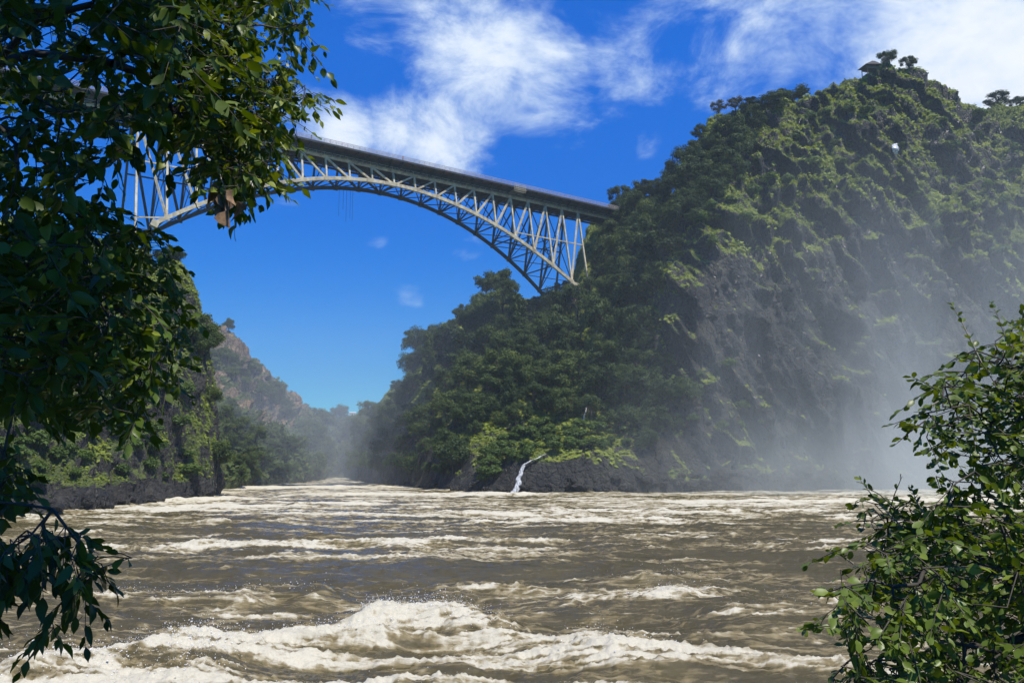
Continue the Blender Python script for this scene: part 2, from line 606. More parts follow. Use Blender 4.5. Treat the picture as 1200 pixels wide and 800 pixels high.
# right wall: forested spur under the bridge end rising to the mossy basalt headland
right_cols = [
    [(395, 566, 520), (400, 540, 560), (405, 510, 640), (405, 496, 700)],
    [(425, 568, 360), (425, 545, 385), (425, 515, 430), (425, 488, 480)],
    [(462, 572, 295), (460, 540, 310), (460, 500, 345), (462, 462, 400)],
    [(500, 574, 262), (500, 530, 275), (500, 470, 310), (500, 405, 370)],
    [(545, 577, 230), (545, 535, 245), (545, 450, 290), (545, 368, 345)],
    [(600, 577, 219), (600, 541, 224), (603, 524, 246), (605, 430, 280), (602, 350, 335)],
    [(655, 577, 219), (655, 534, 224), (660, 512, 248), (668, 420, 282), (664, 346, 322)],
    [(705, 576, 222), (705, 530, 228), (706, 500, 246), (702, 400, 274), (690, 330, 308), (697, 258, 340)],
    [(755, 575, 224), (756, 520, 232), (758, 480, 243), (762, 380, 256), (766, 310, 285), (762, 245, 318)],
    [(800, 573, 226), (800, 540, 232), (800, 470, 242), (800, 330, 250), (800, 270, 272), (806, 232, 300)],
    [(850, 570, 230), (850, 545, 236), (850, 420, 243), (850, 300, 248), (850, 265, 256), (850, 215, 272), (852, 180, 288)],
    [(900, 568, 234), (900, 540, 240), (900, 420, 247), (900, 290, 254), (900, 240, 262), (900, 195, 272), (900, 150, 288)],
    [(950, 566, 238), (950, 535, 244), (950, 420, 251), (950, 280, 259), (950, 220, 268), (950, 165, 277), (950, 121, 288)],
    [(1000, 565, 242), (1000, 530, 248), (1000, 420, 254), (1000, 290, 262), (1000, 210, 271), (1000, 140, 281), (1000, 100, 290)],
    [(1045, 564, 246), (1045, 530, 251), (1045, 420, 257), (1045, 290, 266), (1045, 200, 275), (1045, 130, 284), (1045, 90, 292)],
    [(1095, 563, 250), (1095, 530, 254), (1095, 420, 259), (1095, 300, 268), (1095, 220, 278), (1095, 158, 287), (1095, 118, 296)],
    [(1145, 563, 253), (1145, 530, 257), (1145, 420, 262), (1145, 310, 271), (1145, 240, 281), (1145, 180, 291), (1145, 146, 300)],
    [(1200, 562, 255), (1200, 530, 259), (1200, 420, 264), (1200, 310, 273), (1200, 240, 283), (1200, 190, 294), (1200, 154, 304)],
    [(1290, 561, 256), (1290, 530, 259), (1290, 420, 263), (1290, 300, 272), (1290, 200, 285), (1290, 180, 296), (1290, 150, 304)],
    [(1420, 560, 250), (1420, 530, 253), (1420, 420, 257), (1420, 300, 264), (1420, 200, 274), (1420, 110, 284), (1420, 80, 290)],
    [(1600, 560, 235), (1600, 530, 238), (1600, 420, 242), (1600, 300, 248), (1600, 150, 258), (1600, 70, 266), (1600, 30, 272)],
]


def right_ramp(x, y, z):
    r = 0.25 + 0.75 * sstep(36, 60, x)
    return r * (0.35 + 0.65 * sstep(3, 20, z))


V, F, n, _ = sheet(right_cols, 820, 330, 5.0, 1.9, 1.3, skew=0.34, seed=3, flute_scale=.062, ramp=right_ramp)
shore = sstep(30, 60, V[:, 0])
hi = sstep(52, 78, V[:, 2] + 14 * vnoise(V[:, 0] * .03, V[:, 1] * .03))
patch = sstep(.0, .5, fbm(V[:, 0] * .045, V[:, 1] * .045, V[:, 2] * .03, 3, 88)) * (1 - .45 * sstep(60, 105, V[:, 0])) + .15
moss_r = moss_of(V, n, 0.40 + 0.34 * hi - (0.62 - .55 * patch) * (1 - hi) * shore - .50 * (1 - shore) * (1 - sstep(14, 40, V[:, 2] + 8 * vnoise(V[:, 0] * .08, V[:, 1] * .08))), 21, 1.7)
moss_r = np.maximum(moss_r, (1 - shore) * (.60 - .55 * (1 - sstep(14, 24, V[:, 2]))) * sstep(8, 14, V[:, 2]))
terrain('right_cliff', V, F, moss_r, M['basalt'])
R_V, R_F, R_N = V, F, n

# left bank headland, close by
left_cols = [
    [(-420, 640, 70), (-420, 560, 78), (-420, 300, 96), (-420, 60, 120)],
    [(-200, 622, 90), (-200, 560, 95), (-200, 380, 110), (-200, 200, 135)],
    [(-60, 611, 106), (-60, 565, 111), (-60, 420, 126), (-60, 250, 160)],
    [(30, 603, 119), (30, 562, 124), (30, 440, 137), (40, 270, 180)],
    [(100, 596, 135), (100, 562, 139), (100, 440, 150), (105, 360, 176), (110, 290, 205)],
    [(160, 590, 153), (160, 565, 157), (160, 440, 165), (158, 360, 178), (150, 296, 200)],
    [(210, 585, 171), (208, 550, 174), (204, 440, 178), (192, 360, 182), (180, 312, 194)],
    [(238, 582, 182), (236, 550, 184), (228, 450, 187), (213, 370, 189), (198, 322, 196)],
    [(244, 580, 196), (242, 550, 198), (232, 450, 200), (216, 375, 203), (200, 328, 210)],
    [(236, 576, 225), (234, 550, 228), (228, 450, 230), (214, 370, 236), (195, 310, 244)],
    [(190, 570, 290), (188, 550, 292), (184, 470, 296), (176, 390, 304), (165, 340, 312)],
]
V, F, n, _ = sheet(left_cols, 420, 240, 1.5, 1.0, 0.6, skew=-0.1, seed=31, flute_scale=.10, back=80)
moss_l = moss_of(V, n, 0.58, 77, 1.6, 5.0)
terrain('left_cliff', V, F, moss_l, M['basalt_left'])
L_V, L_F, L_N = V, F, n

# far wall beyond the bridge: red rock band over a green talus
far_cols = [
    [(120, 574, 230), (120, 540, 260), (120, 450, 340), (120, 380, 390), (120, 372, 400)],
    [(200, 574, 240), (205, 540, 270), (210, 470, 345), (212, 412, 385), (205, 384, 400)],
    [(245, 573, 250), (248, 545, 275), (250, 475, 350), (250, 430, 384), (248, 402, 400)],
    [(285, 570, 280), (285, 545, 305), (285, 490, 385), (284, 452, 418), (282, 428, 432)],
    [(320, 567, 320), (320, 545, 345), (319, 498, 440), (318, 468, 475), (317, 453, 490)],
    [(350, 565, 360), (350, 545, 385), (348, 510, 480), (346, 490, 540), (345, 483, 560)],
    [(363, 564, 390), (363, 546, 420), (360, 515, 520), (356, 500, 600), (354, 484, 640)],
    [(372, 563, 440), (370, 546, 480), (366, 520, 600), (360, 500, 700), (356, 490, 760)],
]
V, F, n, _ = sheet(far_cols, 260, 170, 5.0, 2.5, 2.2, seed=55, flute_scale=.05)
moss_f = np.clip(moss_of(V, n, 0.06, 91) + .8 * (1 - sstep(22, 40, V[:, 2] + 10 * vnoise(V[:, 0] * .03, V[:, 1] * .03))), 0, 1)
terrain('far_cliff', V, F, moss_f, M['redrock'])
FA_V, FA_F, FA_N = V, F, n

# wooded hill that closes the gorge
hill_cols = [
    [(300, 562, 480), (300, 545, 560), (300, 505, 760), (300, 493, 860)],
    [(350, 562, 480), (350, 545, 560), (350, 505, 760), (350, 492, 860)],
    [(400, 562, 470), (400, 545, 550), (400, 505, 750), (400, 490, 850)],
    [(440, 562, 470), (440, 545, 550), (440, 500, 740), (440, 484, 850)],
    [(500, 562, 480), (500, 545, 560), (500, 495, 750), (500, 470, 860)],
]
V, F, n, _ = sheet(hill_cols, 120, 80, 3.0, 2.0, 0.5, seed=71, flute_scale=.03)
terrain('far_hill', V, F, np.full(len(V), 1.0), M['forest_floor'])
H_V, H_F, H_N = V, F, n

# one tree for all ray hits
allV, allF, off = [], [], 0
for (V, F) in TERRAIN:
    allV.append(V); allF.append(F + off); off += len(V)
BV = BVHTree.FromPolygons([tuple(v) for v in np.concatenate(allV)], [tuple(int(i) for i in f) for f in np.concatenate(allF)])


def hit(px, py):
    p, nrm, i, d = BV.ray_cast(Vector((0, 0, CAM_H)), ray(px, py).normalized(), 3000)
    if p is None:
        return None, None
    if nrm.y > 0 and nrm.z < 0:
        nrm = -nrm
    return p, nrm


# bank the photographer stands on
bx = np.linspace(-45, 45, 140); by = np.linspace(-40, 14, 100)
X, Y = np.meshgrid(bx, by)
Z = np.interp(Y, [-40, -6, 1.0, 2.2, 4.5, 8, 14], [9, 6.2, 5.4, 4.6, 2.6, .2, -2.5]) + .25 * fbm(X * .5, Y * .5, None, 4, 3)
Z = np.where(Y > 1, Z - .02 * np.abs(X), Z)
idx = np.arange(X.size).reshape(X.shape)
F = np.stack([idx[:-1, :-1], idx[:-1, 1:], idx[1:, 1:], idx[1:, :-1]], -1).reshape(-1, 4)
bank_o = link('river_bank', new_mesh('river_bank', np.stack([X, Y, Z], -1).reshape(-1, 3), F, {'moss': np.full(X.size, .4)}, True), M['forest_floor'])
tag(bank_o, kind='structure')


# ------------------------------------------------------------------ the river
def river():
    nu, nv = 1150, 1050
    t = np.linspace(0, 1, nv)
    yy = 11.0 * (1100 / 11.0) ** t
    w = 0.80 * yy + 8
    u = np.linspace(-1, 1, nu)
    Y = np.repeat(yy[:, None], nu, 1)
    X = u[None, :] * w[:, None]
    Y = Y + (X * 0.0)
    # the current runs right to left and bends away under the bridge
    ang = 0.10 + 0.25 * sstep(60, 200, Y)
    fx = X * np.cos(ang) - Y * np.sin(ang) * .3
    fy = Y
    wx = X + 2.2 * fbm(X * .07, Y * .07, None, 3, 5); wy = Y + 2.2 * fbm(X * .07, Y * .07, None, 3, 8)
    lod1 = 1 - sstep(110, 260, Y)
    z = np.zeros_like(X)
    # broad standing waves, crests lying across the view
    sw = fbm(wx * .055, wy * .17, None, 3, 11, .5, True)
    z += .55 * sw * (0.5 + .5 * sstep(15, 30, Y))
    z += .30 * fbm(wx * .16, wy * .40, None, 4, 15, .55, True) * (0.4 + .6 * lod1)
    z += .10 * fbm(wx * .75, wy * 1.5, None, 4, 19, .55, True) * lod1
    z += .035 * fbm(wx * 2.8, wy * 4.6, None, 3, 23, .55, True) * (1 - sstep(25, 60, Y))
    foam = np.zeros_like(X)

    def ridge(p0, p1, amp, wf, wb, foam_amt, trail=3.0):
        nonlocal z, foam
        a = np.array(p0, float); b = np.array(p1, float)
        d = b - a; l = np.linalg.norm(d); d /= l
        jx = X + .8 * fbm(X * .3, Y * .3, None, 3, 61); jy = Y + 1.3 * fbm(X * .22, Y * .22, None, 3, 67)
        s = (jx - a[0]) * d[0] + (jy - a[1]) * d[1]
        q = (jx - a[0]) * -d[1] + (jy - a[1]) * d[0]      # + is beyond the crest
        e = sstep(-.25 * l, .2 * l, s) * (1 - sstep(.8 * l, 1.25 * l, s))
        prof = np.where(q > 0, np.exp(-(q / wb) ** 2), np.exp(-(q / wf) ** 2))
        var = .9 + .22 * vnoise(s * .35, s * 0 + 3.3, None, 71)
        z += amp * (.72 if a[1] < 50 else .5) * e * prof * var * (1 + .3 * fbm(X * .5, Y * .9, None, 3, 73))
        fr = np.where(q > 0, np.exp(-(q / (wb * .45)) ** 2), np.exp(-(q / trail) ** 2))
        foam = np.maximum(foam, foam_amt * e * fr)

    # the big breaker in front, falling away to the left, and the ones behind it
    ridge((-15.5, 26.5), (-4.3, 37.0), 1.05, 2.6, 1.5, 1.25, 6.5)
    ridge((-6.5, 36.5), (-1.0, 38.5), 1.0, 3.2, 1.6, 1.1, 6.0)
    ridge((-1.5, 36.5), (6.0, 30.5), .55, 2.6, 2.0, .85, 6.0)
    ridge((-14.0, 44.5), (-9.0, 45.5), .95, 2.4, 2.0, .42, 2.0)
    ridge((-21.0, 43.0), (-14.0, 44.0), .5, 2.4, 2.0, .55, 2.5)
    ridge((2.0, 43.0), (12.0, 44.5), .7, 2.4, 1.8, .7, 3.0)
    ridge((9.0, 39.0), (17.0, 43.0), .8, 2.6, 1.8, .85, 3.5)
    ridge((3.0, 51.0), (13.0, 52.0), .5, 2.2, 2.0, .45, 2.0)
    ridge((-11.0, 74.0), (4.0, 75.0), .8, 3.0, 2.0, .8, 4.0)
    ridge((-36.0, 70.0), (-16.0, 77.0), .5, 3.0, 2.0, .75, 4.0)
    ridge((12.0, 78.0), (40.0, 74.0), .5, 3.0, 2.0, .55, 3.0)
    ridge((-3.0, 102.0), (24.0, 107.0), .7, 3.0, 2.5, .8, 4.0)
    ridge((-30.0, 118.0), (40.0, 130.0), .6, 4.0, 3.0, .8, 6.0)
    ridge((-62.0, 128.0), (-30.0, 150.0), .9, 4.0, 3.0, 1.1, 7.0)
    ridge((-66.0, 158.0), (-55.0, 176.0), 1.5, 3.0, 3.0, 1.2, 6.0)
    ridge((30.0, 160.0), (110.0, 170.0), .9, 5.0, 4.0, 1.0, 9.0)
    ridge((80.0, 205.0), (150.0, 215.0), 1.8, 7.0, 5.0, 1.2, 14.0)
    ridge((-50.0, 200.0), (10.0, 205.0), .8, 4.0, 4.0, .8, 9.0)
    ridge((-90.0, 260.0), (-40.0, 280.0), 1.0, 6.0, 4.0, 1.0, 18.0)

    # foam: streaks carried along by the current plus the broken crests
    st = fbm(wx * .065, wy * .62, None, 5, 31, .62)
    st2 = fbm(wx * .20, wy * 1.6, None, 5, 37, .6, True)
    st3 = fbm(wx * 1.9, wy * 3.6, None, 4, 41, .6, True)
    band = .5 + .5 * fbm(X * .012, Y * .05, None, 3, 43)
    crest = sstep(.25, .95, z)
    calm = np.exp(-((Y - 55) / 6) ** 2) * .20 - .05
    near = (1 - sstep(30, 48, Y))
    f = .50 * foam * (.95 + .75 * st + .85 * st2 + .4 * st3)
    f += .34 * crest * (.5 + .7 * st2 + .3 * st3)
    f += (.55 + .24 * band) * (st * 1.35 + .60 * st2 + .25 * st3) - calm + .12
    f += .34 * sstep(85, 160, Y) - .06 + .13 * near * sstep(-14, 2, X + .2 * Y)
    sw1 = fbm(wx * .16, wy * .42, None, 4, 83, .55); sw2 = fbm(wx * .5, wy * 1.1, None, 4, 87, .6, True)
    f -= (1 - sstep(42, 60, Y)) * np.clip(.40 - .65 * sw1 - .55 * sw2, 0, .75) * sstep(.3, .7, f)
    foam_v = np.clip(f, 0, 1.2)
    z += .22 * sstep(.25, .8, foam_v) * (.2 + .8 * fbm(wx * 1.5, wy * 2.4, None, 5, 47, .62, True)) * (1 - sstep(60, 190, Y))
    V = np.stack([X, Y, z], -1)
    idx = np.arange(nu * nv).reshape(nv, nu)
    F = np.stack([idx[:-1, :-1], idx[:-1, 1:], idx[1:, 1:], idx[1:, :-1]], -1).reshape(-1, 4)
    me = new_mesh('river', V.reshape(-1, 3), F, {'foam': foam_v.ravel()}, smooth=True)
    m, nt, nodes, L = mat('silty_river_water')
    b, out = principled(nt, L, 0.12, 0.5)
    b.inputs['IOR'].default_value = 1.33
    pos = nt.nodes.new('ShaderNodeNewGeometry').outputs['Position']
    fo = attr(nt, 'foam').outputs['Fac']
    pm = mapping(nt, pos, (.26, 1.2, 1.0))
    na = noise_n(nt, pm, 1.3, 8, 0.68, 0.8)
    nb = noise_n(nt, pm, 5.5, 6, 0.7, 0.6)
    vo = nt.nodes.new('ShaderNodeTexVoronoi')
    vo.feature = 'DISTANCE_TO_EDGE'
    vo.inputs['Scale'].default_value = 1.7
    wv = nt.nodes.new('ShaderNodeVectorMath'); wv.operation = 'ADD'
    nz = nt.nodes.new('ShaderNodeTexNoise'); nz.inputs['Scale'].default_value = 1.1; nz.inputs['Detail'].default_value = 5
    L.new(pm, nz.inputs['Vector'])
    sc_ = nt.nodes.new('ShaderNodeVectorMath'); sc_.operation = 'SCALE'; sc_.inputs['Scale'].default_value = 1.6
    L.new(nz.outputs['Color'], sc_.inputs[0])
    L.new(pm, wv.inputs[0]); L.new(sc_.outputs[0], wv.inputs[1]); L.new(wv.outputs[0], vo.inputs['Vector'])
    web = maprange(nt, vo.outputs['Distance'], 0.0, 0.22, 1, 0)
    k = math_n(nt, 'ADD', fo, math_n(nt, 'MULTIPLY', math_n(nt, 'SUBTRACT', na, 0.5), 1.15))
    k = math_n(nt, 'ADD', k, math_n(nt, 'MULTIPLY', math_n(nt, 'SUBTRACT', nb, 0.5), 0.5))
    k = math_n(nt, 'ADD', k, math_n(nt, 'MULTIPLY', math_n(nt, 'SUBTRACT', web, 0.45), 0.28))
    thin = maprange(nt, k, 0.18, 0.76)
    thick = maprange(nt, k, 0.50, 1.02)
    bub = noise_n(nt, pos, 14.0, 4, 0.7)
    brown = mixc(nt, noise_n(nt, pos, 0.25, 3), (0.044, 0.037, 0.015), (0.100, 0.081, 0.030))
    c = mixc(nt, math_n(nt, 'MULTIPLY', thin, 0.75), brown, (0.27, 0.21, 0.095))
    c = mixc(nt, math_n(nt, 'MULTIPLY', thick, maprange(nt, bub, 0.25, 0.6, 0.7, 0.97)), c, (0.55, 0.515, 0.39))
    L.new(c, b.inputs['Base Color'])
    L.new(maprange(nt, thin, 0.0, 1.0, 0.13, 0.75), b.inputs['Roughness'])
    h = math_n(nt, 'ADD', math_n(nt, 'MULTIPLY', na, 0.5), math_n(nt, 'MULTIPLY', nb, 0.22))
    h = math_n(nt, 'ADD', h, math_n(nt, 'MULTIPLY', bub, math_n(nt, 'MULTIPLY', thick, 0.12)))
    bump(nt, L, h, b, 0.75, 0.32)
    o = link('river', me, m)
    tag(o, kind='structure')
    # droplets flung off the breaking crests
    Pz = V.reshape(-1, 3); ff = foam.ravel() * sstep(.5, 1.3, z.ravel())
    ff = ff * (Pz[:, 1] < 60) * (np.abs(Pz[:, 0]) < 30) * Pz[:, 1] ** 2
    pr = ff / ff.sum()
    k = rng.choice(len(Pz), 5200, p=pr)
    C = Pz[k] + np.c_[rng.normal(0, .25, len(k)), rng.normal(0, .25, len(k)), np.abs(rng.gamma(1.1, .16, len(k)))]
    r = rng.gamma(2, .0045, len(k)) + .004
    T = np.array([(1, 1, 1), (-1, -1, 1), (-1, 1, -1), (1, -1, -1)]) / 1.7
    VV = (C[:, None, :] + T[None] * r[:, None, None] * rng.uniform(.6, 1.5, (len(k), 1, 3))).reshape(-1, 3)
    base = np.arange(len(k))[:, None, None] * 4
    FF = (base + np.array([(0, 1, 2), (0, 3, 1), (0, 2, 3), (1, 3, 2)])[None]).reshape(-1, 3)
    so = link('spray_droplets', new_mesh('spray_droplets', VV, FF), plain('spray_water', (.85, .85, .83), .4, var=.03))
    tag(so, 'white droplets of spray flung off the breaking foreground waves', 'spray', kind='stuff')


river()


# ------------------------------------------------------------------ bridge
def make_bridge():
    phi = 0.61467
    C0 = np.array([-37.874, 261.31, CAM_H + 92.471])
    d = np.array([math.cos(phi), math.sin(phi), 0.]); nr = np.array([d[1], -d[0], 0.]); up = np.array([0, 0, 1.])
    PAN, D0, R, BT = 7.62, 4.53, 29.12, 0.19
    WID = 8.4          # between the two trusses at deck level
    root = empty('arch_bridge', tuple(C0))
    root['origin'] = tuple(C0)
    tag(root, 'steel arch bridge spanning the gorge high above the river', 'bridge')
    bpy.context.view_layer.update()

    def sub(name, parent=root):
        o = empty(name, (0, 0, 0)); o.parent = parent; o['origin'] = tuple(C0); return o

    def P(i, side, lvl):
        """node i (panel number), side 0 near / 1 far, lvl top/bottom"""
        dz = D0 + R * (abs(i) / 10.) ** 2
        base = C0 + d * (i * PAN) - nr * (WID * side)
        sgn = 1 if side == 0 else -1
        if lvl == 'top':
            return base
        return base + nr * (sgn * BT * dz) - up * dz

    def Pm(i, side, z_):
        t, b = P(i, side, 'top'), P(i, side, 'bot')
        return t + (b - t) * (z_ / (t[2] - b[2]))

    rng_i = range(-10, 11)
    for side in (0, 1):
        mt = M['steel_cream'] if side == 0 else M['steel_shade']  # far truss takes the darker copy, its shade painted in
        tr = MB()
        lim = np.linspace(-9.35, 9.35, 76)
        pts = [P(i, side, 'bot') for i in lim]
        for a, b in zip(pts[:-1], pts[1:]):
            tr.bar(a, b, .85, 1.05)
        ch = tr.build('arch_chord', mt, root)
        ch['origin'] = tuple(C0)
        if side == 0:
            ch['label'] = 'pale sunlit curved arch chord on the near side'
        # bearings where the arch meets the rock
        for e in (-9.35, 9.35):
            q = P(e, side, 'bot')
            m = MB(); m.bar(q - up * 1.2 + d * (.6 * np.sign(e)), q + up * .5, 1.8, 1.8)
            m.build('bearing', M['steel_cream'], root)
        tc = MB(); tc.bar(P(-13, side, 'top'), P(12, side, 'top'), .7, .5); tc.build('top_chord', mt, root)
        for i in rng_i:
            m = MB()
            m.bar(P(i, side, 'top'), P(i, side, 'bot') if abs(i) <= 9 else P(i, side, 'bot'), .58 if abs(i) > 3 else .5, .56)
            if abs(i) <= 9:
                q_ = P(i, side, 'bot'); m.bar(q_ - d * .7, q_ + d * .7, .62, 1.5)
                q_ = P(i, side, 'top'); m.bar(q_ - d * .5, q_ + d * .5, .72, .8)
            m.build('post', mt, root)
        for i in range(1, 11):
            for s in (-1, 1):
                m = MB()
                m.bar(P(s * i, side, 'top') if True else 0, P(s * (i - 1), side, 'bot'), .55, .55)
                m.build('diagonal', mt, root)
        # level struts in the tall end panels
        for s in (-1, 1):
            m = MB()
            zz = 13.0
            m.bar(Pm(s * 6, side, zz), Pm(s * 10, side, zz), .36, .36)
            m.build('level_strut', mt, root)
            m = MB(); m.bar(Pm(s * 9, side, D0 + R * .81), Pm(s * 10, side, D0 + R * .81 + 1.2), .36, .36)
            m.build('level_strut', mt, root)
    # cross bracing between the trusses
    br = MB()
    for i in np.arange(-9, 9.01, 1):
        a0, a1 = P(i, 0, 'bot'), P(i, 1, 'bot')
        br.bar(a0, a1, .36)
        if i < 9:
            b0, b1 = P(i + 1, 0, 'bot'), P(i + 1, 1, 'bot')
            br.bar(a0, b1, .24); br.bar(a1, b0, .24)
        br.bar(P(i, 0, 'top') - up * .1, P(i, 1, 'bot'), .24); br.bar(P(i, 1, 'top') - up * .1, P(i, 0, 'bot'), .24)
        if abs(i) > 5:
            br.bar(Pm(i, 0, 13.), Pm(i, 1, 13.), .28)
            if abs(i) > 6:
                br.bar(Pm(i, 0, 13.), a1, .2); br.bar(Pm(i, 1, 13.), a0, .2)
    for i in np.arange(-13, 11.01, 1):
        br.bar(P(i, 0, 'top'), P(i, 1, 'top'), .40, .6)
        if i < 11:
            br.bar(P(i, 0, 'top') - up * .5, P(i + 1, 1, 'top') - up * .5, .2); br.bar(P(i, 1, 'top') - up * .5, P(i + 1, 0, 'top') - up * .5, .2)
    br.build('cross_bracing', M['steel_shade'], root)
    # deck
    def Q(s, off, z_):
        return C0 + d * s + nr * off + up * z_
    S0, S1 = -120., 94.
    OUT, INN = 3.3, -WID - 3.3
    dk = MB()
    dk.add([Q(s, o, z_) for s in (S0, S1) for (o, z_) in ((INN, 2.75), (OUT, 2.75), (OUT, 3.15), (INN, 3.15))],
           [(0, 1, 2, 3), (7, 6, 5, 4), (0, 4, 5, 1), (1, 5, 6, 2), (2, 6, 7, 3), (3, 7, 4, 0)])
    dk.build('deck_slab', M['deck'], root)
    for o in (-.35, -2.8, -5.6, -WID + .35):
        g = MB(); g.bar(Q(S0, o, 1.58), Q(S1, o, 1.58), .34, 2.3); g.build('floor_girder', M['steel_shade'], root)
    br = MB()
    for s in np.arange(S0, S1, PAN / 2):
        br.bar(Q(s, .3, .9), Q(s, OUT - .1, 2.6), .18, .22)
        br.bar(Q(s, .3, 2.55), Q(s, OUT - .1, 2.62), .2, .25)
    br.build('deck_bracket', M['steel_shade'], root)
    f = MB(); f.bar(Q(S0, OUT + .07, 2.86), Q(S1, OUT + .07, 2.86), .12, .55); f.build('deck_edge', M['steel_shade'], root)
    for o, nm in ((OUT - .06, 'railing'), (INN + .06, 'railing')):
        r = MB()
        for z_ in (3.3, 3.65, 4.0, 4.45):
            r.bar(Q(S0, o, z_), Q(S1, o, z_), .07, .08 if z_ < 4.4 else .13)
        for s in np.arange(S0, S1, PAN / 4):
            r.bar(Q(s, o, 3.15), Q(s, o, 4.5), .1, .1)
        for s in np.arange(S0, S1, PAN / 16):      # mesh infill
            r.bar(Q(s, o, 3.2), Q(s + PAN / 16, o, 4.4), .035, .035); r.bar(Q(s + PAN / 16, o, 3.2), Q(s, o, 4.4), .035, .035)
        r.build(nm, M['steel_rail'], root)
    w = MB()                                    # inspection walkway rail along the top chord
    for z_ in (.75, 1.25):
        w.bar(Q(S0, .62, z_), Q(S1, .62, z_), .06, .07)
    for s in np.arange(S0, S1, PAN / 3):
        w.bar(Q(s, .62, .2), Q(s, .62, 1.28), .07, .07)
    w.bar(Q(S0, .62, .36), Q(S1, .62, .36), .5, .06)
    w.build('inspection_walkway', M['steel_cream'], root)
    # jump platform lattice on the parapet
    pf = MB(); s0 = 5.9 * PAN
    for k in range(7):
        s = s0 + k * .8
        pf.bar(Q(s, OUT + .2, 1.3), Q(s, OUT + .2, 3.9), .12); pf.bar(Q(s, .5, 1.4), Q(s, OUT + .9, 2.1), .1)
    for z_ in (1.35, 2.0, 2.6, 3.2, 3.85):
        pf.bar(Q(s0, OUT + .21, z_), Q(s0 + 4.8, OUT + .21, z_), .11)
    pf.build('jump_platform', M['steel_cream'], root)
    rp = MB()                                   # ropes hanging below the crown
    for s, l in ((-14, 9), (-12.6, 7), (-11.5, 11), (-10.2, 9.5), (-9.4, 10.5)):
        q = P(s / PAN, 1, 'bot')
        rp.bar(q, q - up * l, .07)
    rp.build('rope', M['steel_shade'], root)

    # two people by the parapet
    def person(s, shirt, label):
        base = Q(s, OUT - .55, 3.15)
        k = np.array
        j = {'pelvis': k([0, 0, .95]), 'chest': k([0, 0, 1.32]), 'neck': k([0, 0, 1.50]), 'head': k([0, .02, 1.66]), 'crown': k([0, .01, 1.76]),
             'kl': k([-.10, .03, .50]), 'al': k([-.11, 0, .07]), 'kr': k([.10, -.02, .50]), 'ar': k([.12, -.06, .07]),
             'fl': k([-.12, .14, .04]), 'fr': k([.14, .10, .04]),
             'sl': k([-.19, 0, 1.42]), 'el': k([-.26, .05, 1.15]), 'hl': k([-.18, .30, 1.12]), 'sr': k([.19, 0, 1.42]), 'er': k([.27, .06, 1.15]), 'hr': k([.2, .30, 1.12])}
        rad = {'pelvis': .15, 'chest': .17, 'neck': .06, 'head': .105, 'crown': .07, 'kl': .07, 'al': .045, 'kr': .07, 'ar': .045, 'fl': .04, 'fr': .04,
               'sl': .07, 'el': .05, 'hl': .04, 'sr': .07, 'er': .05, 'hr': .04}
        E_ = [('pelvis', 'chest'), ('chest', 'neck'), ('neck', 'head'), ('head', 'crown'), ('pelvis', 'kl'), ('kl', 'al'), ('al', 'fl'), ('pelvis', 'kr'), ('kr', 'ar'), ('ar', 'fr'),
              ('chest', 'sl'), ('sl', 'el'), ('el', 'hl'), ('chest', 'sr'), ('sr', 'er'), ('er', 'hr')]
        names = list(j)
        me = bpy.data.meshes.new('person')
        me.from_pydata([tuple(j[q]) for q in names], [(names.index(a), names.index(b)) for a, b in E_], [])
        o = link('person', me)
        me.skin_vertices.new() if hasattr(me.skin_vertices, 'new') else None
        sk = o.modifiers.new('skin', 'SKIN')
        for i, q in enumerate(names):
            if len(me.skin_vertices):
                me.skin_vertices[0].data[i].radius = (rad[q], rad[q])
        if len(me.skin_vertices):
            me.skin_vertices[0].data[0].use_root = True
        o.modifiers.new('sub', 'SUBSURF').levels = 1
        dg = bpy.context.evaluated_depsgraph_get()
        me2 = bpy.data.meshes.new_from_object(o.evaluated_get(dg))
        o.modifiers.clear()
        o.data = me2
        me2.materials.clear()
        for m_ in (plain('skin_tone', (.16, .09, .06)), plain('shirt', shirt, .8), plain('trousers', (.03, .035, .05), .8)):
            me2.materials.append(m_)
        for p in me2.polygons:
            z_ = p.center.z; x_ = abs(p.center.x)
            p.material_index = 2 if (z_ < .95 and x_ < .2) else (1 if z_ < 1.49 and not (z_ < 1.2 and p.center.y > .18) else 0)
            p.use_smooth = True
        o.location = base
        o.rotation_euler = (0, 0, phi + math.pi)
        tag(o, label, 'person')
    person(1.95, (.65, .07, .04), 'person in a red shirt standing at the bridge railing')
    person(-3.75 * PAN, (.04, .05, .07), 'person in dark clothes standing at the bridge railing near the leaves')


make_bridge()


# ------------------------------------------------------------------ leaf cards for distant crowns and ground cover
def cards(C, nrm, size, tint, elong=1.6):
    """small folded leaf shapes: centres C, facing nrm"""
    n = len(C)
    nrm = nrm / (np.linalg.norm(nrm, axis=1, keepdims=True) + 1e-9)
    r = rng.normal(size=(n, 3))
    a = np.cross(nrm, r); a /= np.linalg.norm(a, axis=1, keepdims=True) + 1e-9
    b = np.cross(nrm, a)
    s = size[:, None]
    V = np.stack([C - a * s * elong * .5, C - b * s * .45 + nrm * s * .12, C + a * s * elong * .5, C + b * s * .45 + nrm * s * .12], 1)
    F = np.arange(4 * n).reshape(n, 4)
    return V.reshape(-1, 3), F, np.repeat(tint, 4)


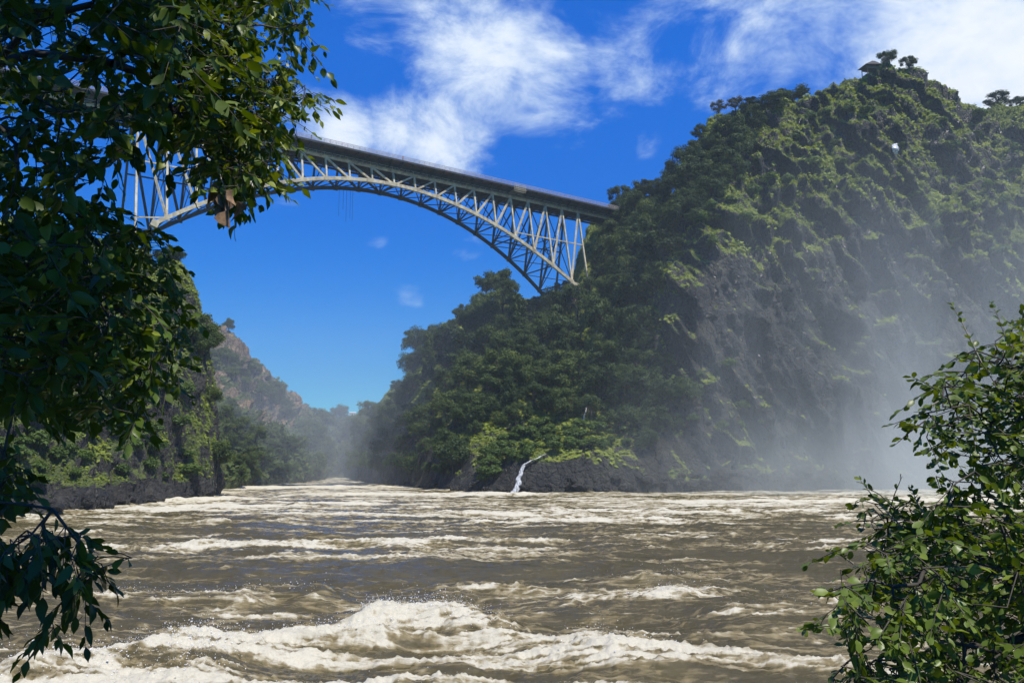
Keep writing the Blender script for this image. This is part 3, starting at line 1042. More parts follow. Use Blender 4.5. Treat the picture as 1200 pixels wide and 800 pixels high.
def tree_proto(kind, h, spread, seed):
    """trunk and crown meshes of a forest tree with its base at the origin"""
    r = np.random.default_rng(seed)
    tr = MB()
    ht = h * (.45 if kind != 'umbrella' else .62)
    lean = r.normal(0, .05 * h, 2)
    top = Vector((lean[0], lean[1], ht))
    tr.tube([(0, 0, -2.0), (lean[0] * .3, lean[1] * .3, ht * .5), top], [.30, .23, .17], 7)
    blobs = []
    nb = {'round': 26, 'dense': 32, 'umbrella': 20, 'tall': 28, 'sparse': 20}[kind]
    for k in range(nb):
        a = r.uniform(0, 2 * math.pi)
        if kind == 'umbrella':
            rr = spread * math.sqrt(r.uniform(.02, 1)) * .8
            c = np.array([rr * math.cos(a), rr * math.sin(a), h * (.84 - .22 * (rr / spread) ** 2) + r.normal(0, .6)])
            q = np.array([1.15, 1.15, .85]) * r.uniform(.6, 1.2) * spread / 4.5
        elif kind == 'tall':
            z_ = r.uniform(.3, .95)
            rr = spread * (1.05 - z_) * r.uniform(.2, 1) * 1.0
            c = np.array([rr * math.cos(a), rr * math.sin(a), h * z_])
            q = np.array([1.1, 1.1, 1.2]) * r.uniform(.6, 1.2) * spread / 4
        else:
            z_ = r.uniform(.22 if kind == 'dense' else .42, .92)
            w = math.sin(math.pi * min(1, max(.05, (z_ - .1) / .95))) ** .6
            rr = spread * w * math.sqrt(r.uniform(.05, 1.25)) * .9
            c = np.array([rr * math.cos(a), rr * math.sin(a), h * z_])
            q = np.array([1.2, 1.2, 1.1]) * r.uniform(.5, 1.3) * spread / 4.5
        c[:2] += lean
        blobs.append((c, q))
        st = top * r.uniform(.6, 1.0)
        mid = st.lerp(Vector(c), .55) + Vector(r.normal(0, .25, 3))
        tr.tube([st, mid, Vector(c)], [.11, .07, .03], 5, cap=False)
    Cs, Ns, Ss, Ts = [], [], [], []
    per = int({'round': 250, 'dense': 240, 'umbrella': 190, 'tall': 230, 'sparse': 110}[kind])
    for (c, q) in blobs:
        v = r.normal(size=(per, 3)); v /= np.linalg.norm(v, axis=1, keepdims=True)
        v[:, 2] = np.where((v[:, 2] < -.3) & (r.random(per) < .5), -v[:, 2] * .8, v[:, 2])
        rad = r.uniform(.1, 1.75, per) ** .6
        rad *= 1 + .22 * vnoise(v[:, 0] * 2.5 + c[0], v[:, 1] * 2.5 + c[1], v[:, 2] * 2.5, seed)
        Cs.append(c + v * q * rad[:, None])
        Ns.append(v + r.normal(0, .55, (per, 3)) + np.array([0, 0, .35]))
        Ss.append(r.uniform(.18, .44, per))
        Ts.append(np.clip(r.normal(.45, .3) * .7 + r.uniform(0, .55, per), 0, 1))
    global rng
    keep = rng; rng = r
    V, F, T = cards(np.concatenate(Cs), np.concatenate(Ns), np.concatenate(Ss), np.concatenate(Ts))
    rng = keep
    me_t = new_mesh('trunk', np.concatenate(tr.V), tr.F, smooth=True)
    me_c = new_mesh('crown', V, F, {'tint': T})
    return me_t, me_c


PROTO = {}
for (nm, kind, h, sp, sd, lm) in (('round_a', 'round', 10, 4.4, 1, 'tree_leaf'), ('round_b', 'round', 9, 4.9, 2, 'tree_leaf'), ('dense_a', 'dense', 9, 4.3, 3, 'tree_leaf'),
                                  ('dense_b', 'dense', 11, 4.6, 4, 'tree_leaf'), ('tall_a', 'tall', 13, 3.6, 5, 'tree_leaf'), ('umbrella', 'umbrella', 11, 4.4, 6, 'tree_leaf'),
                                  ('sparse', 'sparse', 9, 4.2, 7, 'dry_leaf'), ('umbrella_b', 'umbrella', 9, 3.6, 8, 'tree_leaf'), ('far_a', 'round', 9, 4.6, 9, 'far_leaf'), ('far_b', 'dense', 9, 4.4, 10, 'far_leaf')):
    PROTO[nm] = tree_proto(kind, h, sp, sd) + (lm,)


def add_tree(proto, loc, scale, label, group=None, name='tree', cat='tree'):
    me_t, me_c, lm = PROTO[proto]
    root = empty(name, loc, random.uniform(0, 6.28))
    root.scale = (scale * random.uniform(.9, 1.12), scale * random.uniform(.9, 1.12), scale * random.uniform(.9, 1.1))
    tag(root, label, cat, group)
    link('trunk', me_t, M['bark'] if not len(me_t.materials) else None, root)
    link('crown', me_c, M[lm] if not len(me_c.materials) else None, root)
    return root


def inside(px, py, poly):
    r = False
    j = len(poly) - 1
    for i in range(len(poly)):
        (xi, yi), (xj, yj) = poly[i], poly[j]
        if (yi > py) != (yj > py) and px < (xj - xi) * (py - yi) / (yj - yi) + xi:
            r = not r
        j = i
    return r


def scatter(poly, n, gap, seed):
    r = random.Random(seed)
    xs = [p[0] for p in poly]; ys = [p[1] for p in poly]
    out = []
    tries = 0
    while len(out) < n and tries < n * 60:
        tries += 1
        q = (r.uniform(min(xs), max(xs)), r.uniform(min(ys), max(ys)))
        if not inside(q[0], q[1], poly):
            continue
        g = gap * (1 if tries < n * 30 else .6)
        if all((q[0] - o[0]) ** 2 + (q[1] - o[1]) ** 2 > g * g for o in out):
            out.append(q)
    return out


KINDS_ = ['round_a', 'round_b', 'dense_a', 'dense_b', 'dense_a', 'round_b', 'tall_a', 'umbrella', 'far_a', 'far_b']
spur_poly = [(432, 500), (452, 486), (486, 425), (520, 378), (560, 362), (600, 346), (655, 350), (692, 330), (708, 268), (765, 250), (795, 232), (840, 185), (868, 180), (880, 160),
             (850, 225), (815, 260), (785, 300), (772, 350), (758, 420), (722, 470), (690, 490), (560, 505), (530, 566), (436, 566)]
under = [(612, 330), (680, 345)]
for (px, py) in scatter(spur_poly, 225, 12, 1):
    p, nn_ = hit(px, py)
    if p is None or p.z < 1.5:
        continue
    # keep the arch foot clear
    if abs(px - 691) < 13 and 380 < py < 500:
        continue
    sc_ = (.6 + .85 * random.random() ** 1.6) * (0.85 if py > 480 else 1.0)
    if 600 < px < 712 and py < 350:
        sc_ = random.uniform(.55, .75)
    add_tree(random.choice(KINDS_), p - Vector((0, 0, .5)), sc_, 'dark green tree in the forest on the steep slope below the bridge end', 'forest trees on the slope below the bridge end')
end_poly = [(706, 268), (722, 250), (750, 242), (772, 244), (770, 300), (712, 318)]
for (px, py) in scatter(end_poly, 15, 11, 45):
    p, nn_ = hit(px, py)
    if p: add_tree(random.choice(['dense_a', 'round_a', 'round_b', 'dense_b']), p - Vector((0, 0, .6)), random.uniform(.6, .95), 'dark tree on the steep ground where the bridge deck meets the gorge wall', 'trees where the bridge deck meets the wall')
ravine_poly = [(694, 430), (740, 385), (775, 380), (800, 430), (806, 500), (770, 530), (720, 500), (692, 495)]
for (px, py) in scatter(ravine_poly, 26, 13, 44):
    p, nn_ = hit(px, py)
    if p and p.z > 3: add_tree(random.choice(['dense_a', 'round_a', 'round_b', 'dense_b']), p - Vector((0, 0, .6)), random.uniform(.6, 1.0), 'dark tree in the ravine between the forest and the bare cliff face', 'trees in the ravine beside the bare cliff face')
far_poly = [(205, 395), (232, 385), (262, 398), (288, 414), (320, 440), (347, 476), (352, 500), (362, 560), (250, 570), (243, 470)]
talus_poly = [(243, 470), (275, 475), (318, 505), (362, 530), (366, 560), (250, 568)]
brow_poly = [(222, 400), (240, 404), (262, 415), (290, 434), (322, 456), (348, 485), (340, 496), (310, 474), (285, 454), (262, 438), (222, 418)]
for (px, py) in scatter(brow_poly, 34, 6, 2):
    p, nn_ = hit(px, py)
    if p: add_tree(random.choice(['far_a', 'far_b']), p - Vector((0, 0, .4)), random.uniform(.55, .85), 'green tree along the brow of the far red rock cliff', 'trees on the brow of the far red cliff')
for (px, py) in scatter(talus_poly, 30, 8, 3):
    p, nn_ = hit(px, py)
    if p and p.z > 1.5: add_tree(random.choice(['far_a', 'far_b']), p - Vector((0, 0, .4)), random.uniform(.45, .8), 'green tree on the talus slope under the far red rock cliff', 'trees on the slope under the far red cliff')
hill_poly = [(352, 500), (385, 495), (420, 494), (445, 490), (445, 560), (366, 560)]
for (px, py) in scatter(hill_poly, 34, 7, 4):
    p, nn_ = hit(px, py)
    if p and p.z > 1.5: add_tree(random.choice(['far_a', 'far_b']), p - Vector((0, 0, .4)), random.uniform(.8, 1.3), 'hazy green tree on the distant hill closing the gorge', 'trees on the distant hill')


shoulder_poly = [(788, 232), (812, 190), (846, 164), (880, 150), (902, 158), (884, 182), (858, 222), (822, 268), (792, 300)]
for (px, py) in scatter(shoulder_poly, 22, 13, 33):
    p, nn_ = hit(px, py)
    if p: add_tree(random.choice(['dense_a', 'dense_b', 'dense_b', 'round_b']), p - Vector((0, 0, .8)), random.uniform(.6, .95), 'dark tree in the dense clump on the left shoulder of the right cliff', 'trees clumped on the left shoulder of the cliff')


def crest_tree(proto, px, top_py, base_py, label, wide=1.0, name='tree', tall=6.5):
    """a tree seen against the sky: the base where the line of sight meets the brow, sized to reach top_py"""
    p = None
    y = base_py
    while p is None and y < 560:
        p, _ = hit(px, y); y += 2
    while y > top_py - 30:
        p2, _ = hit(px, y - 1)
        if p2 is None or p2.y > p.y + 60:
            break
        p = p2; y -= 1
    q = at(px, top_py, p.y)
    q.z = max(q.z, p.z + tall)
    h = {'round_a': 10.2, 'round_b': 9.2, 'dense_a': 9.2, 'dense_b': 11.2, 'tall_a': 13.2, 'umbrella': 10.6, 'sparse': 9.2, 'umbrella_b': 8.7, 'far_a': 9.2, 'far_b': 9.2}[proto]
    s = max(.2, (q.z - p.z) / (h * .8))
    o = add_tree(proto, p - Vector((0, 0, .2 * h * s)), 1.0, label, name=name)
    o.scale = (s * wide, s * wide, s)
    return o


crest_tree('round_a', 1066, 78, 99, 'small open tree standing clear to the right of the lookout hut', 1.05, tall=4.8)
crest_tree('round_b', 1040, 77, 94, 'small bushy tree leaning over the lookout hut on the summit', 1.2, tall=4.2)
crest_tree('dense_b', 905, 114, 152, 'broad dark tree on the brow left of the summit', 1.9, tall=5.5)
crest_tree('dense_a', 930, 117, 146, 'rounded dark tree on the brow beside the mossy ridge', 1.8, tall=5.0)
crest_tree('dense_a', 882, 124, 165, 'low dark tree on the brow left of the broad tree', 1.9, tall=5.0)
crest_tree('sparse', 862, 143, 185, 'brownish thin leaved tree on the left shoulder of the cliff', 1.3, tall=4.5)
crest_tree('sparse', 842, 148, 200, 'brownish bare looking tree at the corner of the shoulder', 1.2, tall=4.5)
crest_tree('dense_b', 820, 158, 215, 'tall dark tree at the left end of the shoulder', 1.1, tall=4.5)
crest_tree('dense_b', 800, 172, 235, 'dark tree standing at the drop left of the shoulder', 1.0, tall=4.5)
crest_tree('dense_a', 792, 196, 250, 'dark tree lower on the drop above the forest', 1.1, tall=4.5)
crest_tree('dense_b', 1168, 130, 160, 'bushy green tree on the slope right of the summit', 1.9, tall=4.5)
crest_tree('round_a', 1192, 131, 150, 'rounded green tree at the right hand edge of the ridge', 1.8, tall=3.5)
crest_tree('round_a', 730, 217, 262, 'rounded open crowned tree beside the bridge end', 1.0, tall=9.0)
crest_tree('dense_b', 770, 226, 262, 'dark tree to the right of the open crowned tree by the bridge', 1.2)
crest_tree('dense_a', 750, 232, 268, 'dark low tree between two taller trees by the bridge end', 1.2)
crest_tree('umbrella', 568, 318, 352, 'pale open crowned tree on the skyline under the bridge', .95)
crest_tree('umbrella_b', 586, 318, 352, 'smaller open crowned tree on the skyline under the bridge', .9)
crest_tree('round_a', 268, 384, 402, 'small tree sticking out from the far cliff brow', .8)
crest_tree('round_b', 398, 474, 490, 'round topped tree on the skyline of the distant hill', 1.0, tall=4.0)
crest_tree('round_b', 205, 289, 320, 'tree on the top corner of the near left cliff', 1.0, tall=3.0)
crest_tree('dense_a', 190, 290, 320, 'dark bushy tree on the near left cliff top behind the leaves', 1.1, tall=3.0)

# ------------------------------------------------------------------ ground cover: moss and fern tufts on the rock
def ground_cover(name, V, F, Nn, moss, count, size, material, label, seed, vis_y=None):
    r = np.random.default_rng(seed)
    tri = V[F[:, 0]]; e1 = V[F[:, 1]] - tri; e2 = V[F[:, 3]] - tri
    area = np.linalg.norm(np.cross(e1, e2), axis=1)
    mz = moss[F].mean(1)
    px, py = proj(V[F].mean(1))
    w = area * np.clip(mz - .22, 0, 1) ** 1.3
    w *= (px > -120) & (px < 1320) & (py > -40) & (py < 640) & (V[F[:, 0], 2] > 1.5)
    w /= w.sum()
    k = r.choice(len(F), count, p=w)
    a, b = r.random(count), r.random(count)
    P = tri[k] + e1[k] * a[:, None] + e2[k] * b[:, None]
    nn = Nn[F[k, 0]]
    clump = np.clip(.5 + .9 * vnoise(P[:, 0] * .11, P[:, 1] * .11, P[:, 2] * .11, seed) + .35 * vnoise(P[:, 0] * .6, P[:, 1] * .6, P[:, 2] * .6, seed + 1), 0, 1)
    s = r.uniform(.5, 1.2, count) * size * (.6 + .7 * clump)
    P = P + nn * (s * r.uniform(.05, .6, count))[:, None] + np.array([0, 0, 1.]) * (s * r.uniform(0, .35, count))[:, None]
    N2 = nn + r.normal(0, .45, (count, 3)) + np.array([0, 0, .55])
    T = np.clip(clump * .7 + r.uniform(-.05, .35, count), 0, 1)
    global rng
    keep = rng; rng = r
    VV, FF, TT = cards(P, N2, s, T)
    rng = keep
    o = link(name, new_mesh(name, VV, FF, {'tint': TT}), material)
    tag(o, label, 'ground cover', kind='stuff')


ground_cover('cliff_ferns', R_V, R_F, R_N, moss_r, 190000, .75, M['fern'], 'moss ferns and low green growth covering the right cliff', 5)
ground_cover('bank_ferns', L_V, L_F, L_N, moss_l, 60000, .50, M['fern'], 'moss and ferns growing on the near left cliff', 6)
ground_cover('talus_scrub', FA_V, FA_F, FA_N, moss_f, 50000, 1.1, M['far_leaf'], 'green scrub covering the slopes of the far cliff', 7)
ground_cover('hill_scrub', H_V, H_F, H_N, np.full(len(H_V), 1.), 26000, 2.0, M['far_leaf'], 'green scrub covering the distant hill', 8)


# ------------------------------------------------------------------ shrubs and boulders along the water
def shrub_proto(seed, n=900):
    r = np.random.default_rng(seed)
    Cs, Ns = [], []
    st = MB()
    for k in range(8):
        a = r.uniform(0, 6.28); rr = r.uniform(0, 1.0)
        c = np.array([rr * math.cos(a), rr * math.sin(a), r.uniform(.6, 1.5)])
        st.tube([(0, 0, -.3), c * .5 + r.normal(0, .05, 3), c], [.05, .035, .015], 5, False)
        v = r.normal(size=(n // 8, 3)); v /= np.linalg.norm(v, axis=1, keepdims=True)
        v[:, 2] = np.abs(v[:, 2]) * np.where(r.random(len(v)) < .75, 1, -.6)
        q = np.array([.75, .75, .6]) * r.uniform(.7, 1.2)
        Cs.append(c + v * q * (r.uniform(.2, 1.1, len(v)) ** .5)[:, None]); Ns.append(v + r.normal(0, .5, v.shape) + np.array([0, 0, .4]))
    C = np.concatenate(Cs)
    global rng
    keep = rng; rng = r
    V, F, T = cards(C, np.concatenate(Ns), r.uniform(.16, .34, len(C)), np.clip(r.normal(.5, .25, len(C)), 0, 1), 1.9)
    rng = keep
    return new_mesh('stem', np.concatenate(st.V), st.F), new_mesh('foliage', V, F, {'tint': T})


SH = [shrub_proto(s) for s in (91, 92, 93)]


def add_shrub(loc, s, label, group=None, m='shrub_leaf'):
    me_s, me_f = random.choice(SH)
    root = empty('shrub', loc, random.uniform(0, 6.28))
    root.scale = (s, s, s * random.uniform(.75, 1.1))
    tag(root, label, 'shrub', group)
    link('stem', me_s, M['bark'] if not len(me_s.materials) else None, root)
    link('foliage', me_f, M[m] if not len(me_f.materials) else None, root)
    return root


bench = [(552, 566), (566, 535), (590, 515), (640, 498), (690, 500), (735, 500), (735, 522), (680, 528), (630, 534), (596, 548), (572, 570)]
for (px, py) in scatter(bench, 46, 8, 12):
    p, _ = hit(px, py)
    if p and p.z > .8: add_shrub(p, random.uniform(1.0, 1.9), 'bright green shrub on the low rock bench by the small waterfall', 'shrubs on the low bench by the small waterfall')
ledge = [(730, 470), (780, 430), (850, 420), (900, 450), (900, 500), (840, 520), (770, 520)]
for (px, py) in scatter(ledge, 13, 16, 13):
    p, _ = hit(px, py)
    if p and p.z > .8: add_shrub(p, random.uniform(1.0, 1.9), 'green shrub clinging to the lower face of the right cliff', 'shrubs on the lower face of the right cliff')
upper = [(775, 330), (800, 270), (850, 225), (900, 165), (960, 130), (1000, 118), (1010, 200), (940, 220), (880, 260), (850, 300), (800, 330)]
for (px, py) in scatter(upper, 20, 18, 14):
    p, _ = hit(px, py)
    if p: add_shrub(p, random.uniform(1.1, 2.2), 'leafy shrub on the mossy upper ledges of the right cliff', 'shrubs on the upper ledges of the right cliff')
righty = [(1010, 110), (1090, 115), (1200, 145), (1200, 300), (1080, 300), (1010, 220)]
for (px, py) in scatter(righty, 22, 22, 15):
    p, _ = hit(px, py)
    if p: add_shrub(p, random.uniform(.9, 1.9), 'leafy shrub on the grassy slope below the summit', 'shrubs on the slope below the summit')
leftb = [(-20, 450), (60, 430), (190, 440), (225, 470), (230, 560), (120, 570), (-20, 585)]
for (px, py) in scatter(leftb, 46, 15, 16):
    p, _ = hit(px, py)
    if p and p.z > 4: add_shrub(p, random.uniform(.8, 1.7), 'yellow green shrub on the near left cliff face', 'shrubs on the near left cliff face')


def boulder_mesh(seed):
    bm = bmesh.new()
    bmesh.ops.create_icosphere(bm, subdivisions=4, radius=1)
    P = np.array([v.co[:] for v in bm.verts])
    r = np.random.default_rng(seed)
    for k in range(9):                     # flat broken faces
        dd = r.normal(size=3); dd /= np.linalg.norm(dd)
        t = P @ dd; lim = r.uniform(.55, .8)
        P -= np.outer(np.clip(t - lim, 0, None) * .9, dd)
    P *= (1 + .10 * fbm(P[:, 0] * 2, P[:, 1] * 2, P[:, 2] * 2, 4, seed))[:, None]
    P *= np.array([1.2, 1.0, .8])
    for v, p in zip(bm.verts, P):
        v.co = p
    me = bpy.data.meshes.new('boulder')
    bm.to_mesh(me); bm.free()
    a = me.attributes.new('moss', 'FLOAT', 'POINT')
    a.data.foreach_set('value', np.clip(P[:, 2] * .35, 0, .4).astype(np.float32))
    me.materials.append(M['basalt'])
    return me


BO = [boulder_mesh(s) for s in range(4)]
r = random.Random(9)
for k in range(40):
    px = 640 + 345 * (k + r.random()) / 40
    p, _ = hit(px, np.interp(px, [640, 800, 985], [574, 570, 563]) - r.uniform(0, 14))
    if p is None:
        continue
    o = bpy.data.objects.new('boulder', BO[k % 4]); COL.objects.link(o)
    s = r.uniform(1.0, 2.6) * (1.4 if px > 830 else .8)
    o.location = p - Vector((0, .8, .2)); o.scale = (s, s, s * .85); o.rotation_euler = (r.uniform(-.3, .3), r.uniform(-.3, .3), r.uniform(0, 6.2))
    tag(o, 'dark wet boulder at the waterline under the right cliff', 'boulder', 'boulders at the foot of the right cliff')


for (xa, xb, ya, yb, nn, lab, grp, sz) in ((0, 246, 606, 580, 22, 'dark wet boulder at the waterline under the near left cliff', 'boulders at the foot of the near left cliff', .9),
                                       (440, 640, 570, 576, 16, 'dark boulder at the waterline under the forested slope', 'boulders under the forested slope', 1.1)):
    for k in range(nn):
        t = (k + r.random()) / nn
        p, _ = hit(xa + (xb - xa) * t, ya + (yb - ya) * t - r.uniform(1, 9))
        if p is None:
            continue
        o = bpy.data.objects.new('boulder', BO[k % 4]); COL.objects.link(o)
        s = r.uniform(.6, 1.7) * sz
        o.location = p - Vector((0, .5, .2)); o.scale = (s, s, s * .85); o.rotation_euler = (r.uniform(-.3, .3), r.uniform(-.3, .3), r.uniform(0, 6.2))
        tag(o, lab, 'boulder', grp)


# ------------------------------------------------------------------ small waterfalls on the right bank
def waterfall(pix, widths, label, thick=.35, seed=0):
    pts = []
    for (px, py) in pix:
        p, nn_ = hit(px, py)
        pts.append(np.array(p) + np.array([0, -1.0, .25]))
    pts = catmull(np.array(pts), 60)
    w = np.interp(np.linspace(0, 1, 60), np.linspace(0, 1, len(widths)), widths)
    V = []
    K = 7
    for i, p in enumerate(pts):
        for j in range(K):
            t = j / (K - 1) * 2 - 1
            wob = .35 * vnoise(np.array([i * .35]), np.array([j * 1.3 + seed]))[0]
            V.append(p + np.array([t * w[i] * .5 + .25 * vnoise(np.array([i * .22]), np.array([seed + 1.]))[0], -thick * (1 - t * t) * (1 + wob) - .1, .1 * wob]))
        V.append(p + np.array([0, .4, 0]))
    idx = lambda i, j: i * (K + 1) + j
    F = []
    for i in range(59):
        for j in range(K):
            F.append((idx(i, j), idx(i, j + 1), idx(i + 1, j + 1), idx(i + 1, j)))
        F.append((idx(i, K), idx(i, 0), idx(i + 1, 0), idx(i + 1, K)))
    m, nt, nodes, L = mat('falling_water')
    b, out = principled(nt, L, .35, .5)
    pos = nt.nodes.new('ShaderNodeNewGeometry').outputs['Position']
    nz = noise_n(nt, mapping(nt, pos, (3, 3, .5)), 1.4, 6, .7)
    L.new(mixc(nt, maprange(nt, nz, .35, .6), (.25, .26, .25), (.66, .67, .66)), b.inputs['Base Color'])
    tr = nt.nodes.new('ShaderNodeBsdfTransparent'); mx = nt.nodes.new('ShaderNodeMixShader')
    L.new(maprange(nt, nz, .36, .52, .15, 1.0), mx.inputs[0]); L.new(tr.outputs[0], mx.inputs[1]); L.new(b.outputs[0], mx.inputs[2]); L.new(mx.outputs[0], out.inputs[0])
    o = link('waterfall', new_mesh('waterfall', np.array(V), F, smooth=True), m)
    tag(o, label, 'waterfall')


waterfall([(640, 533), (622, 541), (614, 547), (609, 560), (603, 578)], [.4, .6, .9, 1.3, 2.0], 'short white waterfall sliding off the low bench into the river')
waterfall([(699, 388), (693, 412), (689, 440), (687, 470), (684, 495)], [.15, .22, .3, .35, .45], 'thin tall waterfall thread in the shaded forest ravine', .2, 5)
waterfall([(1048, 171), (1047, 176), (1049, 183)], [1.6, 2.6, 1.0], 'small bright trickle spilling from a hollow high on the right cliff', .4, 9)


# ------------------------------------------------------------------ lookout hut on the summit and the far white house
def lookout():
    y = 110
    p, _ = hit(1020, y)
    while True:
        p2, _ = hit(1020, y - 1)
        if p2 is None or p2.y > p.y + 60:
            break
        p = p2; y -= 1
    base = p + Vector((0, 0, 1.6))
    root = empty('lookout_hut', base, .2); root['origin'] = tuple(base)
    tag(root, 'small dark roofed lookout hut among trees on the cliff summit', 'hut')
    b = Vector(base)
    for sx in (-2.2, 2.2):
        for sy in (-1.6, 1.6):
            m = MB(); m.bar((sx, sy, -2.5), (sx, sy, 1.5), .22)
            o = link('post', new_mesh('post', m.V[0], m.F), M['timber'], root)
    m = MB()
    for (sx0, sx1, y0, y1) in ((-2.1, 2.1, 1.55, 1.55), (-2.1, 2.1, -1.65, -1.65)):
        m.bar((sx0, y0, .2), (sx1, y1, .2), .1, .9)
    link('wall', new_mesh('wall', np.concatenate(m.V), m.F), M['timber'], root)
    V = [(-3.4, -2.6, .7), (2.9, -2.6, 1.3), (2.9, 2.6, 1.3), (-3.4, 2.6, .7), (.4, -1.0, 3.0), (1.4, -1.0, 3.0), (1.4, 1.0, 3.0), (.4, 1.0, 3.0)]
    F = [(3, 2, 1, 0), (4, 5, 6, 7), (0, 1, 5, 4), (1, 2, 6, 5), (2, 3, 7, 6), (3, 0, 4, 7)]
    link('roof', new_mesh('roof', V, F), M['thatch'], root)


lookout()


def far_house():
    p = None
    y = 482
    while p is None:
        p, _ = hit(413, y); y += 1
    root = empty('white_house', p, .3)
    tag(root, 'tiny white house on the skyline of the distant hill', 'house')
    root.scale = (.6, .6, .5)
    m = MB(); m.bar((-5, 0, 2.2), (5, 0, 2.2), 6, 6.4)
    link('wall', new_mesh('wall', m.V[0], m.F), M['whitewash'], root)
    V = [(-5.6, -3.6, 5.43), (5.6, -3.6, 5.43), (5.6, 3.6, 5.43), (-5.6, 3.6, 5.43), (-5.6, 0, 7.6), (5.6, 0, 7.6)]
    link('roof', new_mesh('roof', V, [(3, 2, 1, 0), (0, 1, 5, 4), (2, 3, 4, 5), (1, 2, 5), (3, 0, 4)]), M['whitewash'], root)
    for x in (-3, 0, 3):
        m = MB(); m.bar((x, -3.05, 2.2), (x, -3.05, 3.8), 1.2, .12, up=(0, 1, 0))
        link('window', new_mesh('window', m.V[0], m.F), M['thatch'], root)


far_house()


# ------------------------------------------------------------------ leaves close to the camera
def leaf_set(bases, dirs, sizes, tints, r, shape='ovate', fold=.25, curl=.35, wide=.55):
    """ovate leaves, each a folded bent blade of 2 x 5 faces; base point, direction to the tip"""
    n = len(bases)
    d = dirs / (np.linalg.norm(dirs, axis=1, keepdims=True) + 1e-9)
    ref = np.array([0, 0, 1.]) + r.normal(0, .75, (n, 3))
    s = np.cross(d, ref); s /= np.linalg.norm(s, axis=1, keepdims=True) + 1e-9
    u = np.cross(s, d)
    if shape == 'ovate':
        prof = [(0, .06), (.18, .72), (.42, 1.0), (.68, .74), (.87, .32), (1.0, .03)]
    else:
        prof = [(0, .05), (.15, .62), (.42, 1.0), (.70, .92), (.90, .50), (1.0, .06)]
    K = len(prof)
    V = np.zeros((n, K, 3, 3))
    cu = curl * r.uniform(-.2, 1.4, n); fo = fold * r.uniform(.2, 1.6, n)
    wd = wide * r.uniform(.8, 1.15, n)
    for k, (t, w) in enumerate(prof):
        wob = 1 + .10 * r.normal(size=(n, 1))
        c = bases + (d * t - u * (cu * t * t * .6)[:, None]) * sizes[:, None]
        hw = (sizes * wd * w * .5)[:, None] * wob
        lift = (hw[:, 0] * fo + .03 * sizes * r.normal(size=n) * w)[:, None] * u
        V[:, k, 0] = c - s * hw + lift
        V[:, k, 1] = c
        V[:, k, 2] = c + s * hw + lift
    base = np.arange(n)[:, None] * (K * 3)
    q = []
    for k in range(K - 1):
        for j in (0, 1):
            a = k * 3 + j
            q.append((a, a + 1, a + 4, a + 3))
    F = (base[:, :, None] + np.array(q)[None]).reshape(-1, 4)
    return V.reshape(-1, 3), F, np.repeat(tints, K * 3)


def poly_points(poly, n, d0, d1, r):
    xs = [p[0] for p in poly]; ys = [p[1] for p in poly]
    out = []
    while len(out) < n:
        q = (r.uniform(min(xs), max(xs)), r.uniform(min(ys), max(ys)))
        if inside(q[0], q[1], poly):
            out.append(np.array(at(q[0], q[1], r.uniform(d0, d1))))
    return out


